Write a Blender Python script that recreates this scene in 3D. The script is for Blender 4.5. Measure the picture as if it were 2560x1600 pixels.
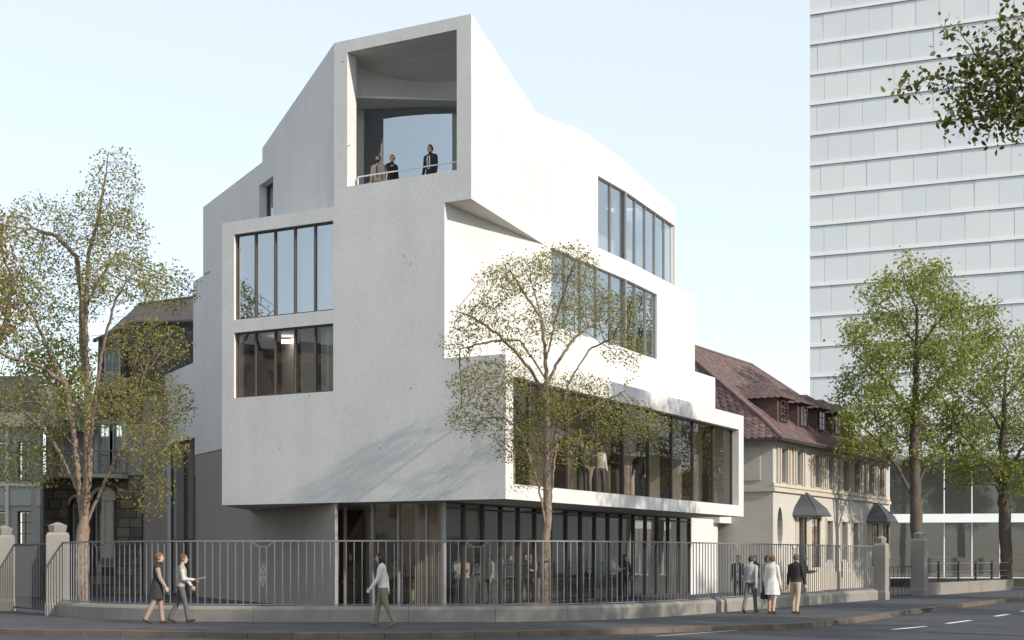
import bpy, bmesh, math, random
import numpy as np
from mathutils import Vector, Matrix, noise as mnoise
R = math.radians
rnd = random.Random(7)
scene = bpy.context.scene
col = scene.collection
for o in list(bpy.data.objects): bpy.data.objects.remove(o)

# ------------------------------------------------------------ camera, sky, sun, exposure
FPX, HOR, EYE = 3527.0, 1392.0, 1.65          # focal length and horizon in photo pixels, eye height in m
cam = bpy.data.cameras.new('camera'); camo = bpy.data.objects.new('camera', cam); col.objects.link(camo)
cam.sensor_width = 36; cam.lens = FPX/2560*36; cam.shift_y = (HOR-800)/2560
cam.clip_start = .1; cam.clip_end = 6000
camo.location = (0, 0, EYE); camo.rotation_euler = (R(90), 0, 0)
scene.camera = camo
SUN_DIR = Vector((.785*math.cos(R(27)), -.619*math.cos(R(27)), math.sin(R(27)))).normalized()
world = bpy.data.worlds.new('World'); scene.world = world; world.use_nodes = True
wn = world.node_tree.nodes; wl = world.node_tree.links
sky = wn.new('ShaderNodeTexSky'); sky.sky_type = 'NISHITA'; sky.sun_disc = False
sky.sun_elevation = R(27); sky.sun_rotation = math.atan2(SUN_DIR.x, SUN_DIR.y)
sky.air_density = 1.0; sky.dust_density = .3; sky.ozone_density = 1.0; sky.altitude = 100
bg = wn['Background']; bg.inputs['Strength'].default_value = .14
hz = wn.new('ShaderNodeMix'); hz.data_type = 'RGBA'; hz.inputs['Factor'].default_value = .6     # thin even high haze over the whole sky
hz.inputs['B'].default_value = (5.2, 5.5, 5.55, 1); wl.new(sky.outputs['Color'], hz.inputs['A'])
wl.new(hz.outputs['Result'], bg.inputs['Color'])
sl = bpy.data.lights.new('sun', 'SUN'); sl.energy = 3.15; sl.angle = R(.6); sl.color = (1, .905, .78)
slo = bpy.data.objects.new('sun', sl); col.objects.link(slo)
slo.rotation_euler = SUN_DIR.to_track_quat('Z', 'Y').to_euler(); slo.location = (30, -20, 40)
vs = scene.view_settings
vs.view_transform = 'Standard'; vs.look = 'None'; vs.exposure = 0.6; vs.gamma = 1; vs.use_curve_mapping = False

# ------------------------------------------------------------ helpers
def px(u, v, Y): return Vector(((u-1280)/FPX*Y, Y, EYE+(HOR-v)/FPX*Y))
def gp(u, v): Y = EYE*FPX/(v-HOR); return ((u-1280)/FPX*Y, Y)

class Plane:
    """vertical plane: P0 (x,y), horizontal direction d, outward normal n; pixel -> (s,z) on it"""
    def __init__(s, P0, d, n=None):
        s.P = Vector((P0[0], P0[1])); s.d = Vector((d[0], d[1])).normalized()
        a = Vector((s.d.y, -s.d.x))
        if n is None: n = a if a.y < 0 else -a
        else: n = a if a.dot(Vector(n)) > 0 else -a
        s.n = n
    def s(s, u):
        k = (u-1280)/FPX
        return (k*s.P.y - s.P.x)/(s.d.x - k*s.d.y)
    def z(s, u, v):
        y = s.P.y + s.d.y*s.s(u)
        return EYE+(HOR-v)/FPX*y
    def sz(s, u, v): return (s.s(u), s.z(u, v))
    def pt(s, t, z, o=0.0):
        p = s.P + s.d*t + s.n*o
        return Vector((p.x, p.y, z))
    def xy(s, t, o=0.0):
        p = s.P + s.d*t + s.n*o
        return (p.x, p.y)
    def off(s, o): return Plane(s.xy(0, o), s.d, s.n)

def link(o, parent=None):
    col.objects.link(o)
    if parent is not None:
        o.parent = parent
        o.matrix_parent_inverse = WORLD[parent.name].inverted()
    WORLD[o.name] = (WORLD[parent.name] if (parent is not None and False) else Matrix.Translation(o.location) @ o.rotation_euler.to_matrix().to_4x4())
    return o
WORLD = {}
def tag(o, label=None, cat=None, group=None, kind=None):
    if label: o['label'] = label
    if cat: o['category'] = cat
    if group: o['group'] = group
    if kind: o['kind'] = kind
    return o
def thing(name, label, cat, loc=(0, 0, 0), rz=0, group=None):
    o = bpy.data.objects.new(name, None); o.empty_display_size = .3
    o.location = loc; o.rotation_euler = (0, 0, rz)
    link(o); return tag(o, label, cat, group)

class MB:
    def __init__(s): s.v = []; s.f = []; s.m = []
    def face(s, pts, m=0):
        b = len(s.v); s.v += [tuple(p) for p in pts]; s.f.append(tuple(range(b, b+len(pts)))); s.m.append(m)
    def hexa(s, p, m=0):      # p: 4 bottom, 4 top (same winding)
        b = len(s.v); s.v += [tuple(q) for q in p]
        for f in ((3,2,1,0), (4,5,6,7), (0,1,5,4), (1,2,6,5), (2,3,7,6), (3,0,4,7)):
            s.f.append(tuple(b+i for i in f)); s.m.append(m)
        return s
    def box(s, x0, x1, y0, y1, z0, z1, m=0):
        return s.hexa([(x0,y0,z0),(x1,y0,z0),(x1,y1,z0),(x0,y1,z0),(x0,y0,z1),(x1,y0,z1),(x1,y1,z1),(x0,y1,z1)], m)
    def pbox(s, P, s0, s1, z0, z1, o0, o1, m=0):
        return s.hexa([P.pt(s0,z0,o0),P.pt(s1,z0,o0),P.pt(s1,z0,o1),P.pt(s0,z0,o1),P.pt(s0,z1,o0),P.pt(s1,z1,o0),P.pt(s1,z1,o1),P.pt(s0,z1,o1)], m)
    def prism(s, poly, z0, z1, m=0):
        n = len(poly); b = len(s.v)
        s.v += [(p[0], p[1], z0) for p in poly] + [(p[0], p[1], z1) for p in poly]
        s.f.append(tuple(b+i for i in reversed(range(n)))); s.m.append(m)
        s.f.append(tuple(b+n+i for i in range(n))); s.m.append(m)
        for i in range(n):
            j = (i+1) % n
            s.f.append((b+i, b+j, b+n+j, b+n+i)); s.m.append(m)
        return s
    def tube(s, pts, rad, n=6, m=0, cap=True):
        pts = [Vector(p) for p in pts]
        if not hasattr(rad, '__len__'): rad = [rad]*len(pts)
        b = len(s.v); up = None
        for i, p in enumerate(pts):
            t = (pts[min(i+1, len(pts)-1)]-pts[max(i-1, 0)])
            if t.length < 1e-9: t = Vector((0, 0, 1))
            t.normalize()
            if up is None:
                up = t.orthogonal().normalized()
            else:
                up = (up - t*up.dot(t))
                up = up.normalized() if up.length > 1e-6 else t.orthogonal().normalized()
            w = t.cross(up)
            for k in range(n):
                a = 2*math.pi*k/n
                s.v.append(tuple(p + (up*math.cos(a)+w*math.sin(a))*rad[i]))
        for i in range(len(pts)-1):
            for k in range(n):
                k2 = (k+1) % n
                s.f.append((b+i*n+k, b+i*n+k2, b+(i+1)*n+k2, b+(i+1)*n+k)); s.m.append(m)
        if cap:
            s.f.append(tuple(b+k for k in reversed(range(n)))); s.m.append(m)
            e = b+(len(pts)-1)*n
            s.f.append(tuple(e+k for k in range(n))); s.m.append(m)
        return s
    def rings(s, rings, m=0):  # list of equal-length rings of points, closed ends
        n = len(rings[0]); b = len(s.v)
        for r_ in rings: s.v += [tuple(p) for p in r_]
        for i in range(len(rings)-1):
            for k in range(n):
                k2 = (k+1) % n
                s.f.append((b+i*n+k, b+i*n+k2, b+(i+1)*n+k2, b+(i+1)*n+k)); s.m.append(m)
        s.f.append(tuple(b+k for k in reversed(range(n)))); s.m.append(m)
        e = b+(len(rings)-1)*n
        s.f.append(tuple(e+k for k in range(n))); s.m.append(m)
        return s
    def mesh(s, name, mats, smooth=False):
        me = bpy.data.meshes.new(name); me.from_pydata(s.v, [], s.f)
        if not isinstance(mats, (list, tuple)): mats = [mats]
        for m in mats: me.materials.append(m)
        if len(mats) > 1: me.polygons.foreach_set('material_index', s.m)
        if smooth: me.polygons.foreach_set('use_smooth', [True]*len(s.f))
        me.update(); return me
    def build(s, name, mats, parent=None, smooth=False, fixn=True):
        me = s.mesh(name, mats, smooth)
        if fixn:
            bm = bmesh.new(); bm.from_mesh(me); bmesh.ops.recalc_face_normals(bm, faces=bm.faces); bm.to_mesh(me); bm.free()
        o = bpy.data.objects.new(name, me); link(o, parent); return o

def wall(name, P, outer, holes, th, mats, parent, o=0.0, mitre={}):
    """slab on plane P: outline and holes in (s,z); front at offset o, back th behind it"""
    bm = bmesh.new(); edges = []
    for loop in [outer]+list(holes):
        vs_ = [bm.verts.new(P.pt(a, b, o)) for a, b in loop]
        for i in range(len(vs_)): edges.append(bm.edges.new((vs_[i], vs_[(i+1) % len(vs_)])))
    bmesh.ops.triangle_fill(bm, use_beauty=True, edges=edges, normal=Vector((P.n.x, P.n.y, 0)))
    ret = bmesh.ops.extrude_face_region(bm, geom=bm.faces[:])
    vv = [e for e in ret['geom'] if isinstance(e, bmesh.types.BMVert)]
    bmesh.ops.translate(bm, verts=vv, vec=Vector((-P.n.x*th, -P.n.y*th, 0)))
    for v in vv:
        t = (Vector((v.co.x, v.co.y))-P.P).dot(P.d)
        for k, ds in mitre.items():
            if abs(t-k) < 1e-3: v.co += Vector((P.d.x, P.d.y, 0))*ds; break
    bmesh.ops.recalc_face_normals(bm, faces=bm.faces)
    me = bpy.data.meshes.new(name); bm.to_mesh(me); bm.free()
    me.materials.append(mats)
    ob = bpy.data.objects.new(name, me); link(ob, parent); return ob
def slab(name, poly, z0, z1, mat_, parent):
    bm = bmesh.new()
    vs_ = [bm.verts.new((p[0], p[1], z0)) for p in poly]
    ed = [bm.edges.new((vs_[i], vs_[(i+1) % len(vs_)])) for i in range(len(vs_))]
    bmesh.ops.triangle_fill(bm, use_beauty=True, edges=ed)
    ret = bmesh.ops.extrude_face_region(bm, geom=bm.faces[:])
    bmesh.ops.translate(bm, verts=[e for e in ret['geom'] if isinstance(e, bmesh.types.BMVert)], vec=(0, 0, z1-z0))
    bmesh.ops.recalc_face_normals(bm, faces=bm.faces)
    me = bpy.data.meshes.new(name); bm.to_mesh(me); bm.free(); me.materials.append(mat_)
    ob = bpy.data.objects.new(name, me); link(ob, parent); return ob
def rect(s0, s1, z0, z1): return [(s0, z0), (s1, z0), (s1, z1), (s0, z1)]
def copy_to(o, loc, rz=None, parent=None):
    c = o.copy(); col.objects.link(c); c.location = loc
    if rz is not None: c.rotation_euler = (0, 0, rz)
    if parent is not None:
        c.parent = parent; c.matrix_parent_inverse = WORLD[parent.name].inverted()
    WORLD[c.name] = Matrix.Translation(c.location) @ c.rotation_euler.to_matrix().to_4x4()
    return c
def copy_tree_of(root, loc, rz=0, scale=1.0):
    c = root.copy(); col.objects.link(c); c.location = loc; c.rotation_euler = (0, 0, rz); c.scale = (scale,)*3
    for ch in root.children:
        d = ch.copy(); col.objects.link(d); d.parent = c; d.matrix_parent_inverse = ch.matrix_parent_inverse.copy()
        for g in ch.children:
            e = g.copy(); col.objects.link(e); e.parent = d; e.matrix_parent_inverse = g.matrix_parent_inverse.copy()
    return c

# ------------------------------------------------------------ materials
def mat(name, color, rough=.7, var=.12, scale=3.0, fine=0.0, fscale=60, bump=0.0, bscale=40, metal=0.0, spec=.4, stain=0.0, stain_col=None, coat=0):
    m = bpy.data.materials.new(name); m.use_nodes = True
    nt = m.node_tree; N = nt.nodes; L = nt.links; b = N['Principled BSDF']
    b.inputs['Roughness'].default_value = rough; b.inputs['Metallic'].default_value = metal
    b.inputs['Specular IOR Level'].default_value = spec
    geo = N.new('ShaderNodeNewGeometry')
    base = N.new('ShaderNodeRGB'); base.outputs[0].default_value = (*color, 1); cur = base.outputs[0]
    def mul(cur, sc, amt, detail=4, mapping=None):
        n = N.new('ShaderNodeTexNoise'); n.inputs['Scale'].default_value = sc; n.inputs['Detail'].default_value = detail
        src = geo.outputs['Position']
        if mapping:
            mp = N.new('ShaderNodeMapping'); mp.inputs['Scale'].default_value = mapping; L.new(src, mp.inputs['Vector']); src = mp.outputs[0]
        L.new(src, n.inputs['Vector'])
        r_ = N.new('ShaderNodeMapRange'); r_.inputs['From Min'].default_value = .25; r_.inputs['From Max'].default_value = .75
        r_.inputs['To Min'].default_value = 1-amt; r_.inputs['To Max'].default_value = 1+amt
        L.new(n.outputs['Fac'], r_.inputs['Value'])
        x = N.new('ShaderNodeVectorMath'); x.operation = 'SCALE'
        L.new(cur, x.inputs[0]); L.new(r_.outputs[0], x.inputs['Scale']); return x.outputs[0]
    if var: cur = mul(cur, scale, var)
    if fine: cur = mul(cur, fscale, fine, 2)
    if stain: cur = mul(cur, .9, stain, 6, (1.2, 1.2, .18))
    L.new(cur, b.inputs['Base Color'])
    if bump:
        n = N.new('ShaderNodeTexNoise'); n.inputs['Scale'].default_value = bscale; n.inputs['Detail'].default_value = 5
        L.new(geo.outputs['Position'], n.inputs['Vector'])
        bp = N.new('ShaderNodeBump'); bp.inputs['Strength'].default_value = bump; bp.inputs['Distance'].default_value = .02
        L.new(n.outputs['Fac'], bp.inputs['Height']); L.new(bp.outputs[0], b.inputs['Normal'])
    return m
def glass(name, tint=(.8, .85, .85), base=.08, power=3.0, refl=(1, 1, 1), rough=.0):
    m = bpy.data.materials.new(name); m.use_nodes = True
    nt = m.node_tree; N = nt.nodes; L = nt.links; N.remove(N['Principled BSDF'])
    lw = N.new('ShaderNodeLayerWeight'); lw.inputs['Blend'].default_value = .5
    p = N.new('ShaderNodeMath'); p.operation = 'POWER'; p.inputs[1].default_value = power; L.new(lw.outputs['Facing'], p.inputs[0])
    r_ = N.new('ShaderNodeMapRange'); r_.inputs['To Min'].default_value = base; r_.inputs['To Max'].default_value = 1.0; L.new(p.outputs[0], r_.inputs['Value'])
    t = N.new('ShaderNodeBsdfTransparent'); t.inputs[0].default_value = (*tint, 1)
    g = N.new('ShaderNodeBsdfGlossy'); g.inputs['Color'].default_value = (*refl, 1); g.inputs['Roughness'].default_value = rough
    mx = N.new('ShaderNodeMixShader'); L.new(r_.outputs[0], mx.inputs[0]); L.new(t.outputs[0], mx.inputs[1]); L.new(g.outputs[0], mx.inputs[2])
    L.new(mx.outputs[0], N['Material Output'].inputs['Surface']); return m
def leafmat(name, c1, c2, trans=.35):
    m = bpy.data.materials.new(name); m.use_nodes = True
    nt = m.node_tree; N = nt.nodes; L = nt.links; N.remove(N['Principled BSDF'])
    geo = N.new('ShaderNodeNewGeometry'); mx = N.new('ShaderNodeMix'); mx.data_type = 'RGBA'
    mx.inputs['A'].default_value = (*c1, 1); mx.inputs['B'].default_value = (*c2, 1)
    L.new(geo.outputs['Random Per Island'], mx.inputs['Factor'])
    d = N.new('ShaderNodeBsdfPrincipled'); d.inputs['Roughness'].default_value = .5; d.inputs['Specular IOR Level'].default_value = .3
    t = N.new('ShaderNodeBsdfTranslucent'); L.new(mx.outputs['Result'], d.inputs['Base Color']); L.new(mx.outputs['Result'], t.inputs['Color'])
    a = N.new('ShaderNodeMixShader'); a.inputs[0].default_value = trans
    L.new(d.outputs[0], a.inputs[1]); L.new(t.outputs[0], a.inputs[2]); L.new(a.outputs[0], N['Material Output'].inputs['Surface']); return m
def emit(name, c, s):
    m = bpy.data.materials.new(name); m.use_nodes = True; b = m.node_tree.nodes['Principled BSDF']
    b.inputs['Base Color'].default_value = (.8, .8, .8, 1); b.inputs['Emission Color'].default_value = (*c, 1); b.inputs['Emission Strength'].default_value = s; return m

M = dict(
    concrete=mat('pale_concrete', (.62, .612, .597), .85, .05, .6, .09, 16, .22, 22, stain=.05),
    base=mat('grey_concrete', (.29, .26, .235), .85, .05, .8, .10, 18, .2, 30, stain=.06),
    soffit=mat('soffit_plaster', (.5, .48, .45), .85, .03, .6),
    interior=mat('interior_plaster', (.42, .37, .32), .8, .04, .6),
    floor_in=mat('interior_floor', (.20, .17, .14), .4, .08, 2),
    ceiling_in=mat('interior_ceiling', (.55, .53, .5), .8, .03, 1),
    bronze=mat('bronze_frame', (.105, .085, .075), .45, .05, 2, metal=.3),
    steel=mat('grey_steel_frame', (.30, .29, .29), .4, .04, 2, metal=.4),
    glass=glass('clear_glass', (.74, .76, .74), .10, 2.6),
    glass_sky=glass('sky_glass', (.70, .73, .74), .26, 2.6, (.86, .94, 1.0)),
    glass_grey=glass('grey_glass', (.74, .73, .70), .07, 3.4),
    glass_dark=glass('dark_glass', (.4, .38, .36), .03, 5.0),
    glass_front=glass('front_glass', (.70, .73, .74), .45, 2.6, (.88, .95, 1.0)),
    glass_box=glass('box_glass', (.80, .77, .72), .03, 4.5),
    iron=mat('painted_iron', (.19, .195, .21), .5, .12, 4, .1, 80, metal=.2),
    dark_iron=mat('dark_iron', (.05, .05, .055), .5, .08, 4, metal=.3),
    asphalt=mat('asphalt', (.05, .052, .06), .8, .28, .45, .25, 35, .3, 70, stain=.15),
    pavement=mat('pavement_slabs', (.058, .060, .066), .8, .25, .8, .2, 22, .25, 50, stain=.15),
    kerb=mat('kerb_granite', (.12, .095, .076), .8, .15, 2, .15, 40, .25, 50),
    plinth=mat('plinth_sandstone', (.235, .22, .198), .85, .12, 1.2, .12, 35, .3, 40),
    paint=mat('road_paint', (.72, .72, .7), .7, .1, 5),
    bark=mat('pale_bark', (.23, .175, .13), .9, .35, 6, .35, 28, .9, 18),
    bark_dark=mat('dark_bark', (.10, .082, .066), .9, .25, 5, .25, 30, .6, 25),
    leaf_spring=leafmat('spring_leaf', (.16, .17, .035), (.36, .35, .10), .45),
    leaf_green=leafmat('green_leaf', (.13, .16, .03), (.38, .42, .10), .45),
    leaf_dark=leafmat('dark_leaf', (.06, .075, .014), (.15, .16, .035), .4),
    leaf_rust=leafmat('rust_leaf', (.22, .10, .03), (.32, .19, .06), .4),
    plaster=mat('house_plaster', (.47, .45, .41), .9, .05, 1.5, .06, 25, .15, 30),
    trim=mat('sandstone_trim', (.50, .45, .38), .85, .06, 2, .06, 30),
    tile=mat('slate_rose', (.155, .10, .095), .75, .2, 2.5, .15, 20),
    tile2=mat('slate_mauve', (.13, .088, .088), .75, .2, 2.5, .15, 20),
    tile3=mat('slate_plum', (.18, .12, .112), .75, .2, 2.5, .15, 20),
    slate=mat('black_slate', (.04, .036, .037), .6, .15, 2, .1, 20),
    slate2=mat('brown_slate', (.062, .05, .048), .6, .15, 2, .1, 20),
    lead=mat('zinc_sheet', (.085, .09, .10), .45, .1, 2, metal=.3),
    dormer=mat('dormer_boards', (.095, .06, .055), .7, .1, 3),
    wood_dark=mat('dark_window_wood', (.05, .035, .03), .5, .1, 4),
    white_wood=mat('white_window_wood', (.36, .36, .34), .5, .05, 4),
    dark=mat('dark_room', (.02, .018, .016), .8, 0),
    blind=mat('cream_blind', (.55, .48, .38), .8, .05, 6),
    curtain=mat('curtain_cloth', (.50, .43, .36), .85, .05, 3),
    drip=mat('grey_drip', (.5, .51, .52), .5, 0), towerw=mat('white_spandrel', (.8, .81, .81), .5, .03, .4),
    tower_in=mat('tower_core', (.70, .72, .73), .7, .06, .3),
    pav_white=mat('white_paving', (.62, .64, .66), .7, .06, .3),
    white=mat('white_metal', (.72, .73, .73), .45, .02, 1),
    stone_a=mat('sandstone_warm', (.20, .155, .12), .9, .18, 2, .15, 30, .4, 25),
    stone_b=mat('sandstone_grey', (.16, .15, .125), .9, .18, 2, .15, 30, .4, 25),
    stone_c=mat('sandstone_dark', (.13, .11, .09), .9, .18, 2, .15, 30, .4, 25),
    mortar=mat('mortar', (.07, .06, .05), .95, .1, 4),
    villa=mat('villa_plaster', (.33, .33, .315), .9, .06, 1, .06, 25),
    villa_w=mat('villa_cornice', (.60, .56, .48), .85, .05, 1),
    pinkwall=mat('rose_render', (.30, .255, .225), .9, .06, 1, .08, 25),
    chimney=mat('white_render', (.66, .62, .55), .85, .05, 1),
    lamp=emit('lamp_panel', (1, .93, .8), 2.2),
    soil=mat('garden_soil', (.05, .045, .03), .95, .2, 3),
    painting=mat('dark_painting', (.05, .04, .03), .6, .6, 3.5),
)
# ------------------------------------------------------------ ground, road, pavements
mb = MB(); mb.face([(-2500,-2500,-.16),(2500,-2500,-.16),(2500,2500,-.16),(-2500,2500,-.16)])
tag(mb.build('ground', M['soil']), kind='structure')
KERB = [(-90,66),(-40,45.5),(-24,38.5),(-17.5,35),(-11.67,32.2),(-6.7,30.8),(-4.1,30.45),(-2.1,30.6),(0.8,31.5),(3.75,33.0),(5.33,33.9),(6.6,34.6),(7.95,35.9),(9.8,38.9),(12.4,43.75),(16.4,50.3),(21.1,58.2),(34,80),(60,124),(120,226)]
mb = MB(); mb.face([(-130,-60,-.122),(150,-60,-.122),(150,260,-.122),(-130,260,-.122)])
tag(mb.build('road', M['asphalt']), kind='structure')
pave = slab('pavement', [KERB[i] for i in range(len(KERB))]+[(120,260),(-120,260),(-120,66)], -.15, 0, M['pavement'], None)
tag(pave, kind='structure')
def offset_poly(pts, o):
    out = []
    for i, p in enumerate(pts):
        a = Vector(pts[max(i-1, 0)]); b = Vector(pts[min(i+1, len(pts)-1)]); t = (b-a).normalized()
        out.append((p[0]+t.y*o, p[1]-t.x*o))
    return out
def resample(pts, step):
    P = [Vector(p) for p in pts]; out = [P[0].copy()]; acc = 0.0
    for a, b in zip(P, P[1:]):
        L = (b-a).length; t = step-acc
        while t <= L:
            out.append(a.lerp(b, t/L)); t += step
        acc = (acc+L) % step
    return out
def catmull(pts, n=12):
    P = [Vector(p) for p in pts]; P = [P[0]*2-P[1]]+P+[P[-1]*2-P[-2]]; out = []
    for i in range(1, len(P)-2):
        for k in range(n):
            t = k/n; a, b, c, d = P[i-1], P[i], P[i+1], P[i+2]
            out.append(.5*((2*b)+(c-a)*t+(2*a-5*b+4*c-d)*t*t+(3*b-a-3*c+d)*t**3))
    out.append(P[-2]); return out
kerb_root = bpy.data.objects.new('kerb', None); kerb_root.location = (0, 30.5, 0); link(kerb_root); tag(kerb_root, kind='structure')
ks = resample(catmull(KERB[2:17], 8), 1.0)
for i in range(len(ks)-1):
    a, b = ks[i], ks[i+1]; t = (b-a).normalized(); n = Vector((t.y, -t.x)); g = .006
    a2 = a+t*g; b2 = b-t*g; h = .016+rnd.uniform(-.004, .004)
    mb = MB(); mb.hexa([(*(a2+n*.02), -.13), (*(b2+n*.02), -.13), (*(b2-n*.16), -.13), (*(a2-n*.16), -.13),
                        (*(a2+n*.012), h-.012), (*(b2+n*.012), h-.012), (*(b2-n*.16), h), (*(a2-n*.16), h)])
    mb.build('kerb_stone', M['kerb'], kerb_root)
# painted lines
def stripe(name, a, b, w, z=-.116):
    A = Vector(gp2(*a)); B = Vector(gp2(*b)); t = (B-A).normalized(); n = Vector((t.y, -t.x))*w/2
    mb = MB(); mb.face([(*(A+n), z), (*(B+n), z), (*(B-n), z), (*(A-n), z)]); o = mb.build(name, M['paint']); return tag(o, kind='structure')
def gp2(u, v): Y = (EYE+.12)*FPX/(v-HOR); return ((u-1280)/FPX*Y, Y)
for a, b in (((2232,1574),(2314,1566)), ((2367,1559),(2427,1551)), ((2488,1541),(2522,1535.5)), ((2553,1529),(2600,1522))):
    stripe('lane_dash', a, b, .16)
stripe('edge_line', (1640,1591), (1963,1567), .07)
# opposite pavement where the photographer stands
slab('near_pavement', [(-60,-30),(-60,14),(-20,9),(0,8),(10,11),(24,27),(60,80),(90,80),(90,-30)], -.15, 0.0, M['pavement'], None)['kind'] = 'structure'

# ------------------------------------------------------------ the white building: planes
BLD = thing('concrete_building', 'wedge shaped pale concrete building with twisted storeys and a tall open loggia', 'building', (-2, 46, 0))
Ld = Vector((-1.837, 1)).normalized(); Rd = Vector((.544, 1)).normalized(); Sd = Vector((-.544, 1)).normalized()
C0 = Vector((-.19, 41.6))
PF = Plane(C0, Ld)                               # street front (in shade)
def F_(u): return PF.s(u)
tM, tU, tF, tB = F_(1111), F_(1178), F_(835), F_(555)
Mp, Up, Fp, Bp = (Vector(PF.xy(t)) for t in (tM, tU, tF, tB))
PS = Plane(Fp, Sd, (-1, -.5))                    # left flank
PR0 = Plane(C0, Rd, (1, -.5))                    # projecting box on the right
PR1 = Plane(Mp, Rd, (1, -.5))                    # right flank behind it
Z0, Z1, Z2, Z3, Z4, ZT = 3.36, 7.64, 9.65, 13.1, 12.35, 17.88
BK = Vector(PS.xy(8.45))
s0E = PR0.s(1859); E0 = Vector(PR0.xy(s0E)); s1E = PR1.s(1788); E1 = Vector(PR1.xy(s1E))
C = M['concrete']
def poly_z(P, zz, pts): return [(P.s(u), z) for u, z in pts]

# openings on the front
lo = (F_(1142), F_(868), 13.28, 17.5)
w1 = (F_(833), F_(585), PF.z(585, 800), PF.z(585, 586))
w2 = (F_(833), F_(585), PF.z(585, 995), PF.z(585, 832))
wall('front_wall', PF, [(0,Z0),(0,Z1),(tM,Z1),(tM,Z4),(tU,Z4),(tU,ZT),(tF,ZT),(tF,12.7),(tB,12.7),(tB,Z0)],
     [rect(*lo), rect(*w1), rect(*w2)], .5, C, BLD, 0, {0: .5, tM: .5, tU: .46, tF: -.28, tB: -.42})
# bay flank (turned away from the street) and bay top
PB = Plane(Bp, BK-Bp, (-1, 0)); lb = (BK-Bp).length
wall('bay_wall', PB, rect(.005, lb, Z0, 12.7), [], .3, C, BLD, 0, {.005: .28})
slab('bay_roof', [PF.xy(tF-.2,-.51), PF.xy(tB-.35,-.51), PB.xy(lb,-.31), PS.xy(8.2,.05), PS.xy(.3,.02)], 12.35, 12.69, C, BLD)
# left flank
sL = PS.s(413); s487 = PS.s(487); s420 = PS.s(420); zt = PS.z(486, 1094); s525 = PS.s(525); s480 = PS.s(480); s507 = PS.s(507)
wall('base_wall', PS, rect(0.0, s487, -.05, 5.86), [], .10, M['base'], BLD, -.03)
wall('flank_wall', PS, [(.5,5.861),(s487,5.861),(s487,zt),(s420,zt),(s420,-.05),(sL,-.05),(sL,9.7),(.5,9.7)], [], .45, C, BLD)
wall('flank_wall', PS, rect(.5, s525, 9.701, Z3), [], .45, C, BLD)
wall('flank_wall', PS, rect(s525, s480, 9.701, Z3), [], .45, C, BLD, -.05)
zs1 = PS.z(655, 370); zs2 = PS.z(655, 405); s655 = PS.s(655)
sl0, sl1 = PS.s(682), PS.s(647); slz = PS.z(664, 452)
wall('flank_wall', PS, [(.0,12.7),(1.0,12.7),(1.0,13.101),(s507,13.101),(s507,zs2),(s655,zs2),(s655,zs1),(.0,ZT)], [rect(sl0, sl1, 13.25, slz)], .45, C, BLD, -.012)
# right side: projecting box
s_w0, s_w1 = PR0.s(1283), PR0.s(1847)
zb0, zb1 = PR0.z(1283, 1212)+.02, PR0.z(1283, 941)
wall('box_wall', PR0, rect(.003, s0E, Z0, Z1), [rect(s_w0, s_w1, zb0, zb1)], .5, C, BLD, 0, {.003: .5, s0E: -.5})
PE0 = Plane(E0, (-Rd.y, Rd.x)); 
wall('box_end_wall', Plane(E0, (-Rd.y, Rd.x), (Rd.x, Rd.y)), rect(.003, 6, Z0, Z1), [], .4, C, BLD, 0, {.003: .4})
inn = Vector((-Rd.y, Rd.x))      # inward from right flank
def A(v, *k):
    p = Vector(v)
    for q, s_ in k: p = p + q*s_
    return (p.x, p.y)
soff = [A(C0,(Ld,.006),(Rd,.006)), A(E0,(inn,.006),(Rd,-.006)), A(E0,(inn,6)), A(E1,(inn,12)), (-9,62), A(BK,(Sd,4)), A(BK,(Sd,-.1)), A(Bp,(Sd,.01))]
soff = [PR0.xy(.01,-.006), PR0.xy(s0E-.006,-.006), A(E0,(inn,6)), A(E0,(inn,12)), (-9,60), (BK.x+.3,BK.y+2), (BK.x+.006,BK.y), PF.xy(tB-.006,-.006)]
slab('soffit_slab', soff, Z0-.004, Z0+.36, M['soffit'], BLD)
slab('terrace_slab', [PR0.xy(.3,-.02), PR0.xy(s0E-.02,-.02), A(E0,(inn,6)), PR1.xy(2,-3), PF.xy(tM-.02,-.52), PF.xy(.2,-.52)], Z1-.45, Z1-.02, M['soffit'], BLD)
# right flank storeys R1, R2 (with kink), R3
K2 = Vector(PR1.xy(PR1.s(1565))); sK = PR1.s(1565)
P2b = Plane(K2, (.482, 1), (1, -.5)); sE2 = P2b.s(1737)
wall('flank_wall', PR1, rect(.003, s1E, 7.2, Z2), [], .5, C, BLD, 0, {.003: .5, s1E: -.5})
wall('flank_end_wall', Plane(E1, inn, (Rd.x, Rd.y)), rect(.003, 9, 3.7, Z2), [], .4, C, BLD, 0, {.003: .4})
wu0 = PR1.s(1378); zw2t = 12.36
wall('flank_wall', PR1, [(.003,Z2+.001),(sK,Z2+.001),(sK,Z3),(.003,Z3)], [[(wu0,Z2+.03),(sK-.02,Z2+.03),(sK-.02,zw2t),(wu0,zw2t)]], .5, C, BLD, 0, {.003: .5})
sw2 = P2b.s(1643)
wall('flank_wall', P2b, rect(0, sE2, Z2+.001, Z3), [[(.04,Z2+.03),(sw2,Z2+.03),(sw2,zw2t),(.04,zw2t)]], .5, C, BLD, 0, {sE2: -.5})
E2 = Vector(P2b.xy(sE2))
wall('flank_end_wall', Plane(E2, inn, (Rd.x, Rd.y)), rect(.003, 7, Z2, Z3), [], .4, C, BLD, 0, {.003: .4})
slab('terrace_slab', [PR1.xy(.6,-.51), PR1.xy(s1E-.02,-.02), A(E1,(inn,9)), (-3,60), (-4,50)], Z2-.35, Z2-.004, M['soffit'], BLD)
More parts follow.
